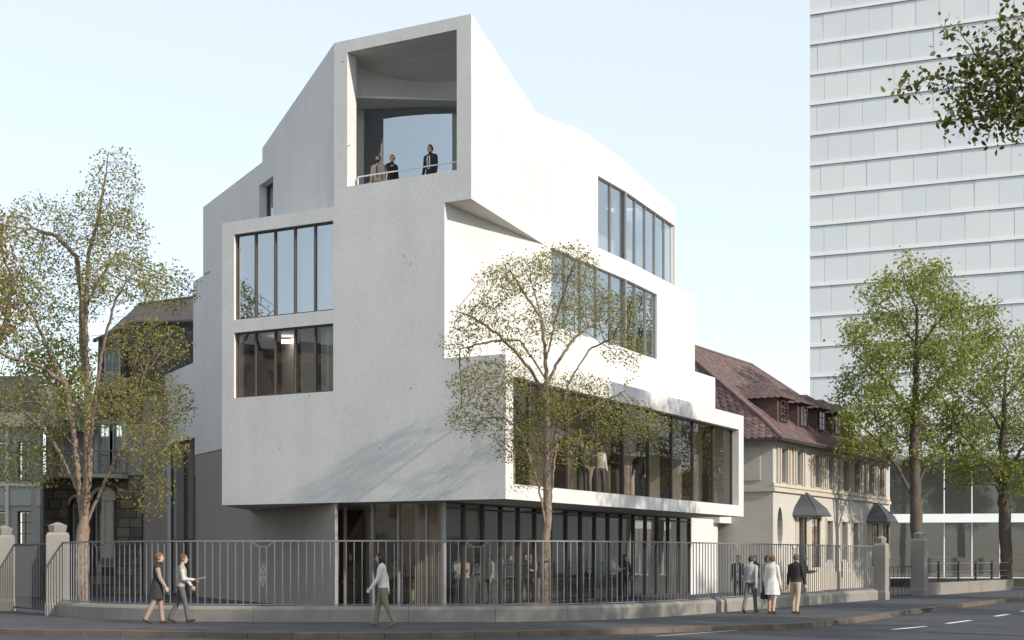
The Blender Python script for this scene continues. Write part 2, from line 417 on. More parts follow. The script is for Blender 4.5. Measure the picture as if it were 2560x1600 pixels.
# top storey
T3 = (.374, 1); P3a = Plane(Up, T3, (1, -.3)); a3 = Vector(P3a.xy(P3a.s(1420))); sa3 = P3a.s(1420)
P3b = Plane(a3, (.53, 1), (1, -.4)); b3 = Vector(P3b.xy(P3b.s(1565))); sb3 = P3b.s(1565)
P3c = Plane(b3, (.451, 1), (1, -.4)); sc3 = P3c.s(1688); E3 = Vector(P3c.xy(sc3))
wz0, wz1 = 12.9, 16.0
def zz(P, u, v): return (P.s(u), P.z(u, v))
top3a = [zz(P3a,1333,270), zz(P3a,1343,283), zz(P3a,1371,295), zz(P3a,1420,313)]
wall('crown_wall', P3a, [(0.003,Z4),(sa3,Z4)]+top3a[::-1]+[(0.003,ZT)], [], .5, C, BLD, 0, {.003: .54})
zc1 = P3b.z(1473,337); zc2 = P3b.z(1564,404)
wall('crown_wall', P3b, [(0,Z4),(sb3,Z4),(sb3,zc2),(P3b.s(1516),P3b.z(1516,369)),(P3b.s(1473),zc1),(P3b.s(1440),P3b.z(1440,320)),(0,top3a[-1][1])],
     [rect(P3b.s(1495), sb3-.02, wz0, wz1)], .5, C, BLD)
wall('crown_wall', P3c, [(0,Z4),(sc3,Z4),(sc3,P3c.z(1688,516)),(P3c.s(1610),P3c.z(1610,449)),(0,zc2)], [rect(.04, sc3-.05, wz0, wz1)], .5, C, BLD, 0, {sc3: -.5})
wall('crown_end_wall', Plane(E3, inn, (Rd.x, Rd.y)), rect(.003, 6, Z4, 16.82), [], .4, C, BLD, 0, {.003: .4})
# loggia / third floor slab (its underside shows under the turned corner)
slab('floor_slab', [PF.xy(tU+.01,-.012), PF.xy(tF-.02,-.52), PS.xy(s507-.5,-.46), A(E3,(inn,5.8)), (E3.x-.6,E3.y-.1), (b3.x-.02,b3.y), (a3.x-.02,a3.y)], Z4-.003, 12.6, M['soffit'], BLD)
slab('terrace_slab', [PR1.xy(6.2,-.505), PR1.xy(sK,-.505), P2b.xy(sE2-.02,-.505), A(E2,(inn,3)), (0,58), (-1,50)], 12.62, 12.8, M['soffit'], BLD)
# roof
mb = MB()
l0, l1, l2, l3 = PS.pt(.02,ZT-.03,-.03), PS.pt(s655,zs1-.03,-.03), PS.pt(s655,zs2-.03,-.03), PS.pt(s507-.02,zs2-.03,-.03)
r0, r1, r2, r3, r4 = P3a.pt(.02,ZT-.03,-.03), P3a.pt(top3a[0][0],top3a[0][1]-.28,-.2), P3a.pt(sa3,top3a[-1][1]-.2,-.2), P3b.pt(sb3,zc2-.05,-.03), P3c.pt(sc3-.02,16.78,-.03)
mb.face([l0, r0, r1, l1]); mb.face([l1, r1, r2]); mb.face([l1, l1, r2][:1]+[r2, r3, l2]); mb.face([l2, r3, r4, l3])
mb.build('roof', C, BLD, fixn=False)
slab('back_wall', [(PS.xy(s507)[0]+1,PS.xy(s507)[1]+1.2), (PS.xy(s507)[0]+1,PS.xy(s507)[1]+1.6), (E3.x-5,E3.y+2.8), (E3.x-5,E3.y+2.4)], 9, 15.8, C, BLD)
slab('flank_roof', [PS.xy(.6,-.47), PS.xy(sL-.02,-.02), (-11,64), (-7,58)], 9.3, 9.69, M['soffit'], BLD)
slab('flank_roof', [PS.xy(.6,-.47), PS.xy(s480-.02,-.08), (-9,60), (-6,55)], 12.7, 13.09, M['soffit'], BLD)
slab('flank_end_wall', [PS.xy(sL-.02,-.46), PS.xy(sL-.4,-.46), (-11,64.0), (-10.7,64.4)], 0, 9.3, C, BLD)
# interior: core, floors, ceilings
IN = M['interior']
slab('core_wall', [(-4.6,53),(-1.2,51.5),(3.2,58.8),(3.2,60),(-8.5,60),(-8.6,56)], 0.01, 12.3, IN, BLD)
slab('interior_floor', [PF.xy(.6,-.52), PR0.xy(s0E-.6,-.52), (2,60), (-8,58), (-8.8,50.5), PF.xy(tB-.5,-.52)], Z0+.362, Z0+.40, M['floor_in'], BLD)
slab('interior_floor', [PF.xy(tM+.55,-.52), PR1.xy(11,-.52), (-1,56), (-8.6,52), PF.xy(tB-.5,-.52)], 9.13, 9.34, M['ceiling_in'], BLD)
slab('interior_floor', [(-8.8,48.3),(-6.2,45.6),(-2.7,44.3),(-1.9,46.5),(-4,53),(-9,52)], 6.35, 6.72, M['floor_in'], BLD)
slab('ground_floor', [(-2.09,43.5),(6.2,59),(-8,60),(-5.3,45.6)], .003, .02, M['floor_in'], BLD)
# partitions seen through the front windows
slab('partition_wall', [(-9.3,51.2),(-9.3,51.4),(-3.4,48.2),(-3.4,48.0)], 6.73, 9.12, IN, BLD)
slab('partition_wall', [(-9.3,51.2),(-9.3,51.4),(-3.4,48.2),(-3.4,48.0)], 9.35, 12.3, IN, BLD)
for i, (x, y) in enumerate(((-6.6,47.2), (-4.9,46.6))):
    mb = MB(); mb.box(x, x+.75, y, y+.4, 8.86, 8.95); mb.build('ceiling_lamp', M['lamp'], BLD)
mb = MB(); mb.box(-8.0, -7.2, 47.6, 48.0, 8.9, 8.98); mb.build('ceiling_lamp', M['lamp'], BLD)

# ------------------------------------------------------------ windows of the building
def window(P, s0, s1, z0, z1, divs, parent, fm, gm, recess=.12, fw=.05, depth=.1, fin=.1, mw=.045, name='window', transoms=()):
    """frame as the part, mullions and panes as sub-parts; divs: count or list of fractions"""
    if s1 < s0: s0, s1 = s1, s0
    if isinstance(divs, int): divs = [i/divs for i in range(1, divs)]
    e = .002; o1 = -recess; o0 = o1-depth
    mb = MB()
    mb.pbox(P, s0+e, s1-e, z0+e, z0+fw, o0, o1); mb.pbox(P, s0+e, s1-e, z1-fw, z1-e, o0, o1)
    mb.pbox(P, s0+e, s0+fw, z0+fw, z1-fw, o0, o1); mb.pbox(P, s1-fw, s1-e, z0+fw, z1-fw, o0, o1)
    w = mb.build(name, fm, parent)
    xs = [s0+fw]+[s0+(s1-s0)*d for d in divs]+[s1-fw]
    for x in xs[1:-1]:
        mb = MB(); mb.pbox(P, x-mw/2, x+mw/2, z0+fw, z1-fw, o1-fin, o1+.004); mb.build('mullion', fm, w)
    zs = [z0+fw]+[z0+(z1-z0)*t for t in transoms]+[z1-fw]
    for z in zs[1:-1]:
        mb = MB(); mb.pbox(P, s0+fw, s1-fw, z-mw/2, z+mw/2, o1-depth+.01, o1-.006); mb.build('transom', fm, w)
    og = o1-depth*.6
    for a, b in zip(xs, xs[1:]):
        for c, d in zip(zs, zs[1:]):
            j = [rnd.uniform(-.004, .004) for _ in range(4)]     # panes are never perfectly flush
            mb = MB(); g = mw*.4
            mb.face([P.pt(a+g, c, og+j[0]), P.pt(b-g, c, og+j[1]), P.pt(b-g, d, og+j[2]), P.pt(a+g, d, og+j[1]+j[2]-j[0]+0)])
            mb.build('pane', gm, w, fixn=False)
    return w
B, G = M['bronze'], M['glass']
window(PF, *w1, 5, BLD, B, M['glass_front'], .10, fin=.32)
window(PF, *w2, 5, BLD, B, M['glass_grey'], .10, fin=.32)
window(PS, sl0, sl1, 13.25, slz, [], BLD, B, M['glass_sky'], .3)
window(PS, s487+.002, s420-.002, .02, zt-.002, 2, BLD, B, M['glass_grey'], .12, fin=.2, name='stair_window', transoms=(.36,))
slab('stair_wall', [PS.xy(s487-1,-2.2), PS.xy(s420+.5,-2.2), PS.xy(s420+.5,-2.4), PS.xy(s487-1,-2.4)], .02, 8, M['interior'], BLD)
nR0 = [PR0.s(u) for u in (1424, 1497, 1563, 1624, 1684, 1737, 1787, 1832)]
window(PR0, s_w0, s_w1, zb0, zb1, [(PR0.s(u)-s_w0)/(s_w1-s_w0) for u in (1345, 1440, 1512, 1578, 1641, 1698, 1751, 1801)], BLD, B, M['glass_box'], .28, fin=.5, mw=.06)
window(PR1, wu0, sK-.02, Z2+.03, zw2t, [(PR1.s(1080+x/3.559)-wu0)/(sK-.02-wu0) for x in (1200,1340,1478,1605)], BLD, M['steel'], M['glass_sky'], .06, fin=.10, mw=.035, fw=.04)
window(P2b, .04, sw2, Z2+.03, zw2t, [1/3, 2/3], BLD, M['steel'], M['glass_sky'], .06, fin=.10, mw=.035, fw=.04)
window(P3b, P3b.s(1495), sb3-.02, wz0, wz1, 2, BLD, M['steel'], M['glass_sky'], .06, fin=.10, mw=.035, fw=.04)
window(P3c, .04, sc3-.05, wz0, wz1, 5, BLD, M['steel'], M['glass_sky'], .06, fin=.10, mw=.035, fw=.04)
# interior backs for the top floors
slab('partition_wall', [(1.0,53.5),(1.2,53.4),(5.2,61.5),(5.0,61.6)], 12.85, 16.2, M['ceiling_in'], BLD)
slab('partition_wall', [(-.5,48.5),(-.3,48.4),(4.2,58.5),(4.0,58.6)], Z2+.02, 12.3, IN, BLD)
slab('partition_wall', [(-1.6,46.5),(-1.4,46.4),(5.6,58.9),(5.4,59)], Z0+.41, 7.17, IN, BLD)
# ground floor glazing
G0 = Vector((-2.09, 43.45)); PG = Plane(G0, Rd, (1, -.5)); PGf = Plane(G0, Ld)
sG = PG.s(1726); tG = 3.78
window(PG, .06, sG, .03, Z0-.006, 17, BLD, B, G, .0, fw=.05, depth=.12, fin=.16, mw=.055, name='glazed_front', transoms=(.945,))
window(PGf, .06, tG, .03, Z0-.006, [.16, .44, .70], BLD, M['steel'], M['glass_grey'], .0, fw=.05, depth=.12, fin=.14, mw=.05, name='glazed_front')
mb = MB(); mb.tube([(G0.x, G0.y, .02), (G0.x, G0.y, Z0-.006)], .07, 10); mb.build('corner_post', M['steel'], BLD)
# curtain behind the corner and dark painting on the inner wall
mb = MB(); cp = []
for i in range(60):
    t = i/59; p = Vector(PGf.xy(.35+t*1.0, -.45+.05*math.sin(i*1.35))); cp.append(p)
for a, b in zip(cp, cp[1:]): mb.face([(*a, .05), (*b, .05), (*b, Z0-.02), (*a, Z0-.02)])
mb.build('curtain', M['curtain'], BLD, smooth=True, fixn=False)
slab('lobby_wall', [PGf.xy(.9,-5.2), PGf.xy(6.5,-5.2), PGf.xy(6.5,-5.4), PGf.xy(.9,-5.4)], .02, Z0-.01, M['ceiling_in'], BLD)
PW = PGf.off(-5.19)
mb = MB(); mb.pbox(PW, 2.2, 3.9, .03, 2.35, 0, .04); mb.build('doorway', M['painting'], BLD)
# pier and wall to the right of the ground glazing
wall('pier_wall', PG, rect(sG+.002, PG.s(1790), -.05, Z0-.01), [], .5, C, BLD, .02)
slab('pier_wall', [PG.xy(sG+.04,-.47), PG.xy(sG+.5,-.47), PG.xy(sG+.5,-6), PG.xy(sG+.04,-6)], 0, Z0-.01, C, BLD)
# link with canopy between the building and the old house
PK = Plane(PG.xy(PG.s(1790)), (.62, 1), (1, -.5))
k0, k1 = PK.s(1790), PK.s(1880)
zk1, zk0 = PK.z(1815, 1291), PK.z(1815, 1309)
mb = MB(); mb.pbox(PK, k0-.4, k1, zk0, zk1, -3, .35); mb.build('link_canopy', C, BLD)
mb = MB(); mb.pbox(PK, k0, k0+.25, 0, zk0-.002, -.3, -.02); mb.build('link_pier', C, BLD)
window(PK, k0+.26, k1-.1, .03, zk0-.01, 3, BLD, B, M['glass_grey'], .5, name='glazed_link')
mb = MB(); mb.pbox(PK, k0, k1+.5, 0.02, zk0-.02, -3.2, -3.0); mb.build('lobby_wall', IN, BLD)
# ------------------------------------------------------------ loggia
def arc(p, q, r, n=14):
    p, q, r = Vector(p), Vector(q), Vector(r)
    return [(p*(1-t)*(1-2*t)+q*4*t*(1-t)+r*t*(2*t-1)) for t in [i/n for i in range(n+1)]]
fa = arc((-5.75,45.15), (-3.5,46.05), (-1.0,45.45))
mb = MB()
for a, b in zip(fa, fa[1:]):
    n = Vector((b.y-a.y, -(b.x-a.x))).normalized()*-.25
    mb.hexa([(*a,16.42),(*b,16.42),(*(b+n),16.42),(*(a+n),16.42),(*a,17.49),(*b,17.49),(*(b+n),17.49),(*(a+n),17.49)])
mb.build('loggia_fascia', C, BLD)
slab('loggia_ceiling', [PF.xy(tU+.3,-.505), PF.xy(tF-.1,-.505), (-5.72,45.2), (-3.5,46.5), (-1.0,46.0), (-1.1,43.2)], 17.495, 17.55, C, BLD)
slab('loggia_ceiling', [(-5.7,45.35),(-1,45.8),(1.2,50.3),(-4,52),(-8,50)], 16.43, 16.5, C, BLD)
slab('loggia_wall', [PF.xy(F_(868)+.02,-.51), PF.xy(F_(868)+.3,-.51), (-6.05,46.6), (-5.7,46.6)], 12.6, 17.3, C, BLD)
ga = arc((-4.9,46.62), (-2.9,46.38), (-.9,46.50))
lw = MB()
for a, b in zip(ga, ga[1:]): lw.face([(*a,12.62),(*b,12.62),(*b,16.41),(*a,16.41)])
lw_o = lw.build('curved_pane', M['glass_front'], BLD, smooth=True, fixn=False)
slab('loggia_wall', [(-5.9,46.7),(-4.9,46.63),(-4.88,46.8),(-5.9,46.9)], 12.6, 16.42, C, BLD)
slab('partition_wall', [(-7,50.5),(-7,50.7),(1,50.9),(1,50.7)], 12.61, 16.42, M['ceiling_in'], BLD)
mb = MB(); h0 = PF.pt(F_(868)-.12, 13.66, -.42); h1 = PF.pt(F_(1142)+.01, 13.66, -.42)
mb.tube([PF.pt(F_(868)-.12, 13.2, -.42), h0], .02, 6); mb.tube([h0, h1], .022, 6)
mb.build('handrail', M['white'], BLD)

# formwork tie holes and small blemishes in the concrete
for u, v in ((1027,660), (1027,971), (774,990), (857,154), (872,364), (787,399), (1010,640), (700,1120), (950,1120)):
    q = PF.pt(F_(u), PF.z(u, v), .0)
    if PF.z(u, v) > 12.7 and u < 835: q = PS.pt(PS.s(u), PS.z(u, v), -.012); nn_ = PS.n
    else: nn_ = PF.n
    n3 = Vector((nn_.x, nn_.y, 0)); MB().tube([q-n3*.02, q+n3*.003], .022, 8).build('tie_hole', M['dark'], BLD)

MB().pbox(PR1, sK-.06, sK+.05, Z2+.035, zw2t-.005, -.2, .012).build('kink_mullion', M['steel'], BLD)
MB().pbox(P3b, sb3-.06, sb3+.05, wz0+.005, wz1-.005, -.2, .012).build('kink_mullion', M['steel'], BLD)
# ------------------------------------------------------------ street fence on its stone plinth
FP = [(-13.1,40.1),(-11.75,38.2),(-9.9,36.75),(-8.1,36.0),(-5,35.7),(-2.4,35.6),(-.2,35.75),(1.6,36.35),(3.1,37.5),(4.43,39.1),(9.3,46.75),(14.2,54.4)]
fc = catmull(FP, 14)
FEN = thing('iron_fence', 'long painted iron railing on a low stone plinth curving round the street corner', 'fence', (-2, 35.7, 0))
def at_len(pts):
    d = [0.0]
    for a, b in zip(pts, pts[1:]): d.append(d[-1]+(b-a).length)
    return d
cum = at_len(fc); FL = cum[-1]
def on_curve(t):
    import bisect
    i = min(max(bisect.bisect_right(cum, t)-1, 0), len(fc)-2)
    f = (t-cum[i])/(cum[i+1]-cum[i]); p = fc[i].lerp(fc[i+1], f); tg = (fc[i+1]-fc[i]).normalized()
    return p, tg, Vector((-tg.y, tg.x))     # inward normal (away from the street)
# plinth stones
t = 0.0; first = True
while t < FL-.3:
    L = min(rnd.uniform(1.7, 2.3), FL-t); n = max(2, int(L/.3)); rings = []
    for i in range(n+1):
        p, tg, nn = on_curve(t+.004+(L-.008)*i/n)
        h = .40
        sec = [(0, -.05), (0, h-.09), (.05, h-.025), (.13, h), (.27, h), (.35, h-.03), (.38, h-.1), (.38, -.05)]
        rings.append([(*(p+nn*a), z) for a, z in sec])
    MB().rings(rings).build('plinth_stone', M['plinth'], FEN)
    t += L
# rails
def rail(t0, t1, z, hw, hh, name):
    n = int((t1-t0)/.25); rings = []
    for i in range(n+1):
        p, tg, nn = on_curve(t0+(t1-t0)*i/n); c = p+nn*.19
        rings.append([(*(c-nn*hw), z-hh), (*(c+nn*hw), z-hh), (*(c+nn*hw), z+hh), (*(c-nn*hw), z+hh)])
    MB().rings(rings).build(name, M['iron'], FEN)
rail(.25, FL-.25, 2.055, .022, .018, 'top_rail'); rail(.25, FL-.25, .435, .018, .014, 'bottom_rail')
# where the ornaments sit (photo columns), as arclengths
def t_of_u(u):
    best = min(range(400), key=lambda i: abs(1280+FPX*(lambda p: p.x/p.y)(on_curve(FL*i/400)[0]+on_curve(FL*i/400)[2]*.19)-u))
    return FL*best/400
orn = [t_of_u(u) for u in (245, 658, 1194, 1626, 1843, 1987, 2105)]
bar = MB(); bar.box(-.011, .011, -.011, .011, .449, 2.037); bar_me = bar.mesh('bar', M['iron'])
t = .3; k = 0
while t < FL-.25:
    o_near = min(abs(t-x) for x in orn)
    if o_near > .17:
        p, tg, nn = on_curve(t); c = p+nn*.19
        b = bpy.data.objects.new('bar', bar_me); b.location = (c.x, c.y, 0); b.rotation_euler = (R(rnd.uniform(-.25,.25)), 0, math.atan2(tg.y, tg.x)+R(rnd.uniform(-3,3))); link(b, FEN)
    t += .205
orn_mb = MB()
def flat(mb, a, b, w=.010, d=.010):
    a = Vector(a); b = Vector(b); t = (b-a).normalized(); s_ = Vector((-t.z, 0, t.x))*w; e = Vector((0, d, 0))
    mb.hexa([a-s_-e, a+s_-e, b+s_-e, b-s_-e, a-s_+e, a+s_+e, b+s_+e, b-s_+e])
for x in (-.09, .09): flat(orn_mb, (x, 0, .45), (x, 0, 1.90))
flat(orn_mb, (-.29, 0, 2.036), (-.10, 0, 1.905)); flat(orn_mb, (.10, 0, 1.905), (.29, 0, 2.036)); flat(orn_mb, (-.1, 0, 1.902), (.1, 0, 1.902))
for zc, hh in ((1.20, .24), (1.20, .13), (1.09, .10), (1.31, .10), (1.03, .13), (1.37, .13)):
    for sx in (-1, 1):
        flat(orn_mb, (sx*.075, .003, zc), (0, .003, zc+hh), .006, .006); flat(orn_mb, (sx*.075, .003, zc), (0, .003, zc-hh), .006, .006)
orn_me = orn_mb.mesh('diamond_ornament', M['iron'])
for x in orn:
    p, tg, nn = on_curve(x); c = p+nn*.19
    b = bpy.data.objects.new('diamond_ornament', orn_me); b.location = (c.x, c.y, 0); b.rotation_euler = (0, 0, math.atan2(tg.y, tg.x)); link(b, FEN)

# ------------------------------------------------------------ stone gate pillars
def pillar(x, y, w, h, rz, label, group=None):
    T = thing('gate_pillar', label, 'pillar', (x, y, 0), 0, group)
    c, s_ = math.cos(rz), math.sin(rz)
    def ring(hw, z): return [(x+c*a-s_*b, y+s_*a+c*b, z) for a, b in ((-hw,-hw),(hw,-hw),(hw,hw),(-hw,hw))]
    def oct_(r_, z): return [(x+r_*math.cos(rz+math.pi/8+math.pi/4*i), y+r_*math.sin(rz+math.pi/8+math.pi/4*i), z) for i in range(8)]
    hw = w/2
    MB().rings([ring(hw*1.08, -.05), ring(hw*1.08, .28), ring(hw, .36), ring(hw, h-.36), ring(hw*.86, h-.28)]).build('shaft', M['plinth'], T)
    MB().rings([oct_(hw*.72, h-.285), oct_(hw*.78, h-.25), oct_(hw*.9, h-.1), oct_(hw*.92, h-.085), oct_(hw*.25, h), oct_(.02, h+.012)]).build('cap', M['plinth'], T)
    return T
x, y = gp(138, 1538)
pillar(x, y+.2, .62, 2.62, R(20), 'grey stone gate pillar with faceted cap beside the narrow gate, left end of the railing')
x2, y2 = px(10, 1400, 43.2).x, 43.2
pillar(x2, y2, .58, 2.6, R(25), 'weathered stone pillar with pale cap on the far side of the barred side gate')
x3, y3 = gp(2203, 1499)
pillar(x3, y3, .46, 2.45, R(-33), 'sunlit stone pillar ending the iron railing next to the old house')
x4, y4 = gp(2300, 1490)
pillar(x4, y4+.1, .58, 2.7, R(-33), 'broad stone pillar starting the low granite wall')
# barred side gate on the left
def gate(a, b, z0, z1, n, label, name='side_gate', mt='dark_iron', r_=.012):
    a = Vector(a); b = Vector(b); T = thing(name, label, 'gate', (a.x, a.y, 0))
    d = (b-a).normalized(); P = Plane(a, d); L = (b-a).length
    for z in (z0, z1): MB().pbox(P, 0, L, z-.02, z+.02, -.02, .02).build('rail', M[mt], T)
    for i in range(n+1):
        s_ = .02+(L-.04)*i/n
        MB().pbox(P, s_-r_, s_+r_, z0+.021, z1-.021, -r_, r_).build('bar', M[mt], T)
    return T
gate((x2+.35, y2-.12), (x-.3, y+.35), .12, 2.02, 22, 'dark barred side gate between the two stone pillars')
gate((-19.0, 40.4), (x2-.3, y2-.2), .12, 2.02, 26, 'dark barred railing panel running on from the weathered pillar')
g4 = Vector((x4, y4)); g3 = Vector((x3, y3))
gate((x3+.3, y3+.5), (x4-.3, y4+.1), .06, 1.25, 7, 'thin low iron gate between the two pillars beside the old house', r_=.009)
# low granite wall with post-and-rail to the right
LW = thing('low_wall', 'low granite garden wall beside the pavement with dark posts on top', 'wall', (x4+.5, y4+.5, 0))
wa = Vector((x4+.32, y4+.35)); wb = Vector(gp(2535, 1474)); PWL = Plane(wa, wb-wa, (1, -1)); LWL = (wb-wa).length
s_ = 0
while s_ < LWL-.2:
    L = min(rnd.uniform(1.5, 2.4), LWL-s_)
    MB().pbox(PWL, s_+.004, s_+L-.004, -.05, .52+rnd.uniform(-.008,.008), -.4, rnd.uniform(-.006,.006)).build('wall_stone', M['plinth'], LW); s_ += L
RL = thing('post_railing', 'slim dark post railing standing on the low granite wall', 'railing', (wa.x, wa.y, .52))
for u in (2358, 2407, 2450, 2490):
    q = PWL.s(u); MB().pbox(PWL, q-.045, q+.045, .53, 1.45, -.25, -.16).build('post', M['dark_iron'], RL)
for z in (.72, .98, 1.36): MB().tube([PWL.pt(.1, z, -.205), PWL.pt(LWL-.3, z, -.205)], .012 if z < 1.3 else .02, 5).build('rail', M['iron'], RL)

# ------------------------------------------------------------ the old house with the slate roof
HA = Vector((11.84, 64.0)); Hd = Vector((.508, .861)); Hn = Vector((-.861, .508))
HSE = thing('old_house', 'old plastered villa with plum slate hipped roof, dormers and a row of upper windows', 'house', (HA.x, HA.y, 0))
PH = Plane(HA, Hd, (1, -.5)); PHs = Plane(HA, Hn, (-1, -1)); HL = PH.s(2222)
zst = PH.z(1932, 1219); ztop = 7.25
upu = [(1950,1965),(1989,2002),(2034,2049),(2068,2081),(2104,2119),(2131,2145),(2168,2181),(2195,2206)]
gnd = [(2066,2080,1301,1372),(2103,2117,1305,1372),(2131,2144,1307,1372)]
holes = []
zu0, zu1 = PH.z(1950, 1206), PH.z(1950, 1121)
for a, b in upu: holes.append(rect(PH.s(a), PH.s(b), zu0, zu1))
zg0, zg1 = 1.5, PH.z(2066, 1302)
for a, b, c, d in gnd: holes.append(rect(PH.s(a), PH.s(b), zg0, zg1))
ov = [(PH.s(1950)+.36*math.cos(a), PH.z(1950, 1319)+.95*math.sin(a)) for a in [2*math.pi*i/18 for i in range(18)]]
holes.append(ov)
wall('front_wall', PH, rect(0.003, HL, -.05, ztop), holes, .45, M['plaster'], HSE, 0, {.003: .45})
wall('side_wall', PHs, rect(0.003, 12, -.05, ztop), [], .45, M['plaster'], HSE, 0, {.003: .45})
wall('side_wall', Plane(PH.xy(HL), Hn, (1, 1)), rect(.003, 12, -.05, ztop), [], .4, M['plaster'], HSE, 0, {.003: .4})
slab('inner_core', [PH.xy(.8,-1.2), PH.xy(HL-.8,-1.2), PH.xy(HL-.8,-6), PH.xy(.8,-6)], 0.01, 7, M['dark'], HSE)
mb = MB(); mb.pbox(PH, -.10, HL+.1, zst-.16, zst+.02, .002, .12); mb.build('string_course', M['trim'], HSE)
mb = MB(); mb.pbox(PHs, -.10, 12, zst-.16, zst+.02, .002, .117); mb.build('string_course', M['trim'], HSE)
mb = MB(); mb.pbox(PH, -.05, HL+.05, zu1+.14, zu1+.32, .002, .09); mb.build('frieze', M['trim'], HSE)
mb = MB(); mb.pbox(PH, -.05, HL+.05, zu0-.2, zu0-.05, .002, .07); mb.build('sill_course', M['trim'], HSE)
mb = MB(); mb.pbox(PHs, .6, 2.6, zst+.35, zu1+.05, .002, .05); mb.build('wall_panel', M['plaster'], HSE)
mb = MB(); mb.pbox(PH, -.04, HL+.04, -.04, .9, .002, .06); mb.build('base_course', M['trim'], HSE)
def small_window(P, s0, s1, z0, z1, parent, fm, nx, nz, recess=.2, glass_=None, name='window', bw=.03):
    mb = MB(); fw = .055
    for (a, b, c, d) in ((s0+.002, s1-.002, z0+.002, z0+fw), (s0+.002, s1-.002, z1-fw, z1-.002), (s0+.002, s0+fw, z0+fw, z1-fw), (s1-fw, s1-.002, z0+fw, z1-fw)):
        mb.pbox(P, a, b, c, d, -recess-.06, -recess)
    for i in range(1, nx):
        x_ = s0+(s1-s0)*i/nx; mb.pbox(P, x_-bw/2, x_+bw/2, z0+fw, z1-fw, -recess-.05, -recess-.008)
    for i in range(1, nz):
        z_ = z0+(z1-z0)*i/nz; mb.pbox(P, s0+fw, s1-fw, z_-bw/2, z_+bw/2, -recess-.045, -recess-.012)
    w = mb.build(name, fm, parent)
    mb = MB(); mb.face([P.pt(s0+fw, z0+fw, -recess-.03), P.pt(s1-fw, z0+fw, -recess-.03), P.pt(s1-fw, z1-fw, -recess-.03), P.pt(s0+fw, z1-fw, -recess-.03)])
    mb.build('pane', glass_ or M['glass'], w, fixn=False)
    return w
for a, b in upu: small_window(PH, PH.s(a), PH.s(b), zu0, zu1, HSE, M['wood_dark'], 1, 4, .25, M['glass_dark'])
for a, b, c, d in gnd: small_window(PH, PH.s(a), PH.s(b), zg0, zg1, HSE, M['wood_dark'], 1, 3, .22, M['glass_dark'])
for a, b in upu:      # pilasters on either side of each upper window
    for e_, q in ((PH.s(a), -1), (PH.s(b), 1)):
        for j, off in enumerate((.10, .42)):
            c = e_+q*off; mb = MB(); mb.pbox(PH, c-.07, c+.07, zu0-.045, zu1+.135, .002, .10); mb.build('pilaster', M['trim'], HSE)
for a, b, c, d in gnd:
    mb = MB(); s0, s1 = PH.s(a)-.12, PH.s(b)+.12
    mb.pbox(PH, s0, s1, zg1+.0, zg1+.14, .002, .07); mb.pbox(PH, s0, s0+.11, zg0-.1, zg1, .002, .05); mb.pbox(PH, s1-.11, s1, zg0-.1, zg1, .002, .05); mb.build('window_surround', M['trim'], HSE)
mb = MB(); mb.face([PH.pt(a, b, -.28) for a, b in ov]); mb.build('oval_window', M['dark'], HSE, fixn=False)
# two polygonal bays with zinc hoods
def bay(uc, w, label_u):
    sc = PH.s(uc); zt_ = PH.z(uc, label_u[1]); zb_ = PH.z(uc, label_u[2]); pr = .95
    pts = [(sc-w/2-.35, .0), (sc-w/2+.25, pr), (sc+w/2-.25, pr), (sc+w/2+.35, .0)]
    body = [PH.xy(sc-w/2, .01), PH.xy(sc-w/2+.42, pr-.35), PH.xy(sc+w/2-.42, pr-.35), PH.xy(sc+w/2, .01)]
    for (p, q) in zip(body, body[1:]):
        p = Vector(p); q = Vector(q); Pb = Plane(p, q-p, (PH.n.x, PH.n.y)); L = (q-p).length
        b_o = wall('bay_wall', Pb, rect(0, L, -.05, zb_), [rect(.18, L-.18, 1.15, zb_-.08)], .16, M['trim'], HSE)
        small_window(Pb, .18, L-.18, 1.15, zb_-.08, HSE, M['wood_dark'], 2, 4, .06, M['glass_grey'])
        mb = MB(); mb.pbox(Pb, .2, L-.2, 1.16, zb_-.09, -.26, -.25); mb.build('blind', M['blind'], HSE)
    def ring(k, z): return [(*PH.xy(sc+(a-sc)*k, o*k if o else 0.012), z) for a, o in pts]
    mid = zb_+(zt_-zb_)*.32
    mb = MB()
    r0, r1, r2 = ring(1.05, zb_), ring(.86, mid), [(*PH.xy(sc-.05, .012), zt_), (*PH.xy(sc-.03, .05), zt_), (*PH.xy(sc+.03, .05), zt_), (*PH.xy(sc+.05, .012), zt_)]
    mb.rings([r0, [(a, b, zb_+.06) for a, b, c in r0], r1, r2]); hood = mb.build('bay_hood', M['lead'], HSE)
    for k in (0, 1, 2, 3):
        MB().tube([r0[k], r1[k], r2[k]], .025, 5).build('hood_seam', M['dark_iron'], hood)
bay(2010, 2.5, (0, 1228, 1291)); bay(2188, 2.5, (0, 1253, 1308))
# roof
ro = .55; h_in = 6.0; zr = 12.3; ze = 7.05
def HP(s_, i): p = HA+Hd*s_+Hn*i; return Vector((p.x, p.y, 0))
def HV(s_, i, z): v = HP(s_, i); v.z = z; return v
e00, e10, e11, e01 = HV(-ro, -ro, ze), HV(HL+ro, -ro, ze), HV(HL+ro, 12+ro, ze), HV(-ro, 12+ro, ze)
b00, b10, b11, b01 = HV(.35, .75, ze+1.05), HV(HL-.75, .75, ze+1.05), HV(HL-.75, 11.25, ze+1.05), HV(.35, 11.25, ze+1.05)
t0, t1 = HV(1.85, h_in, zr), HV(HL-6, h_in, zr)
mb = MB()
for f in ([e00,e10,b10,b00],[e10,e11,b11,b10],[e11,e01,b01,b11],[e01,e00,b00,b01],[b00,b10,t1,t0],[b10,b11,t1],[b11,b01,t0,t1],[b01,b00,t0]): mb.face(f)
mb.face([e00,e01,e11,e10])
ROOF = mb.build('roof', M['tile2'], HSE, fixn=True)
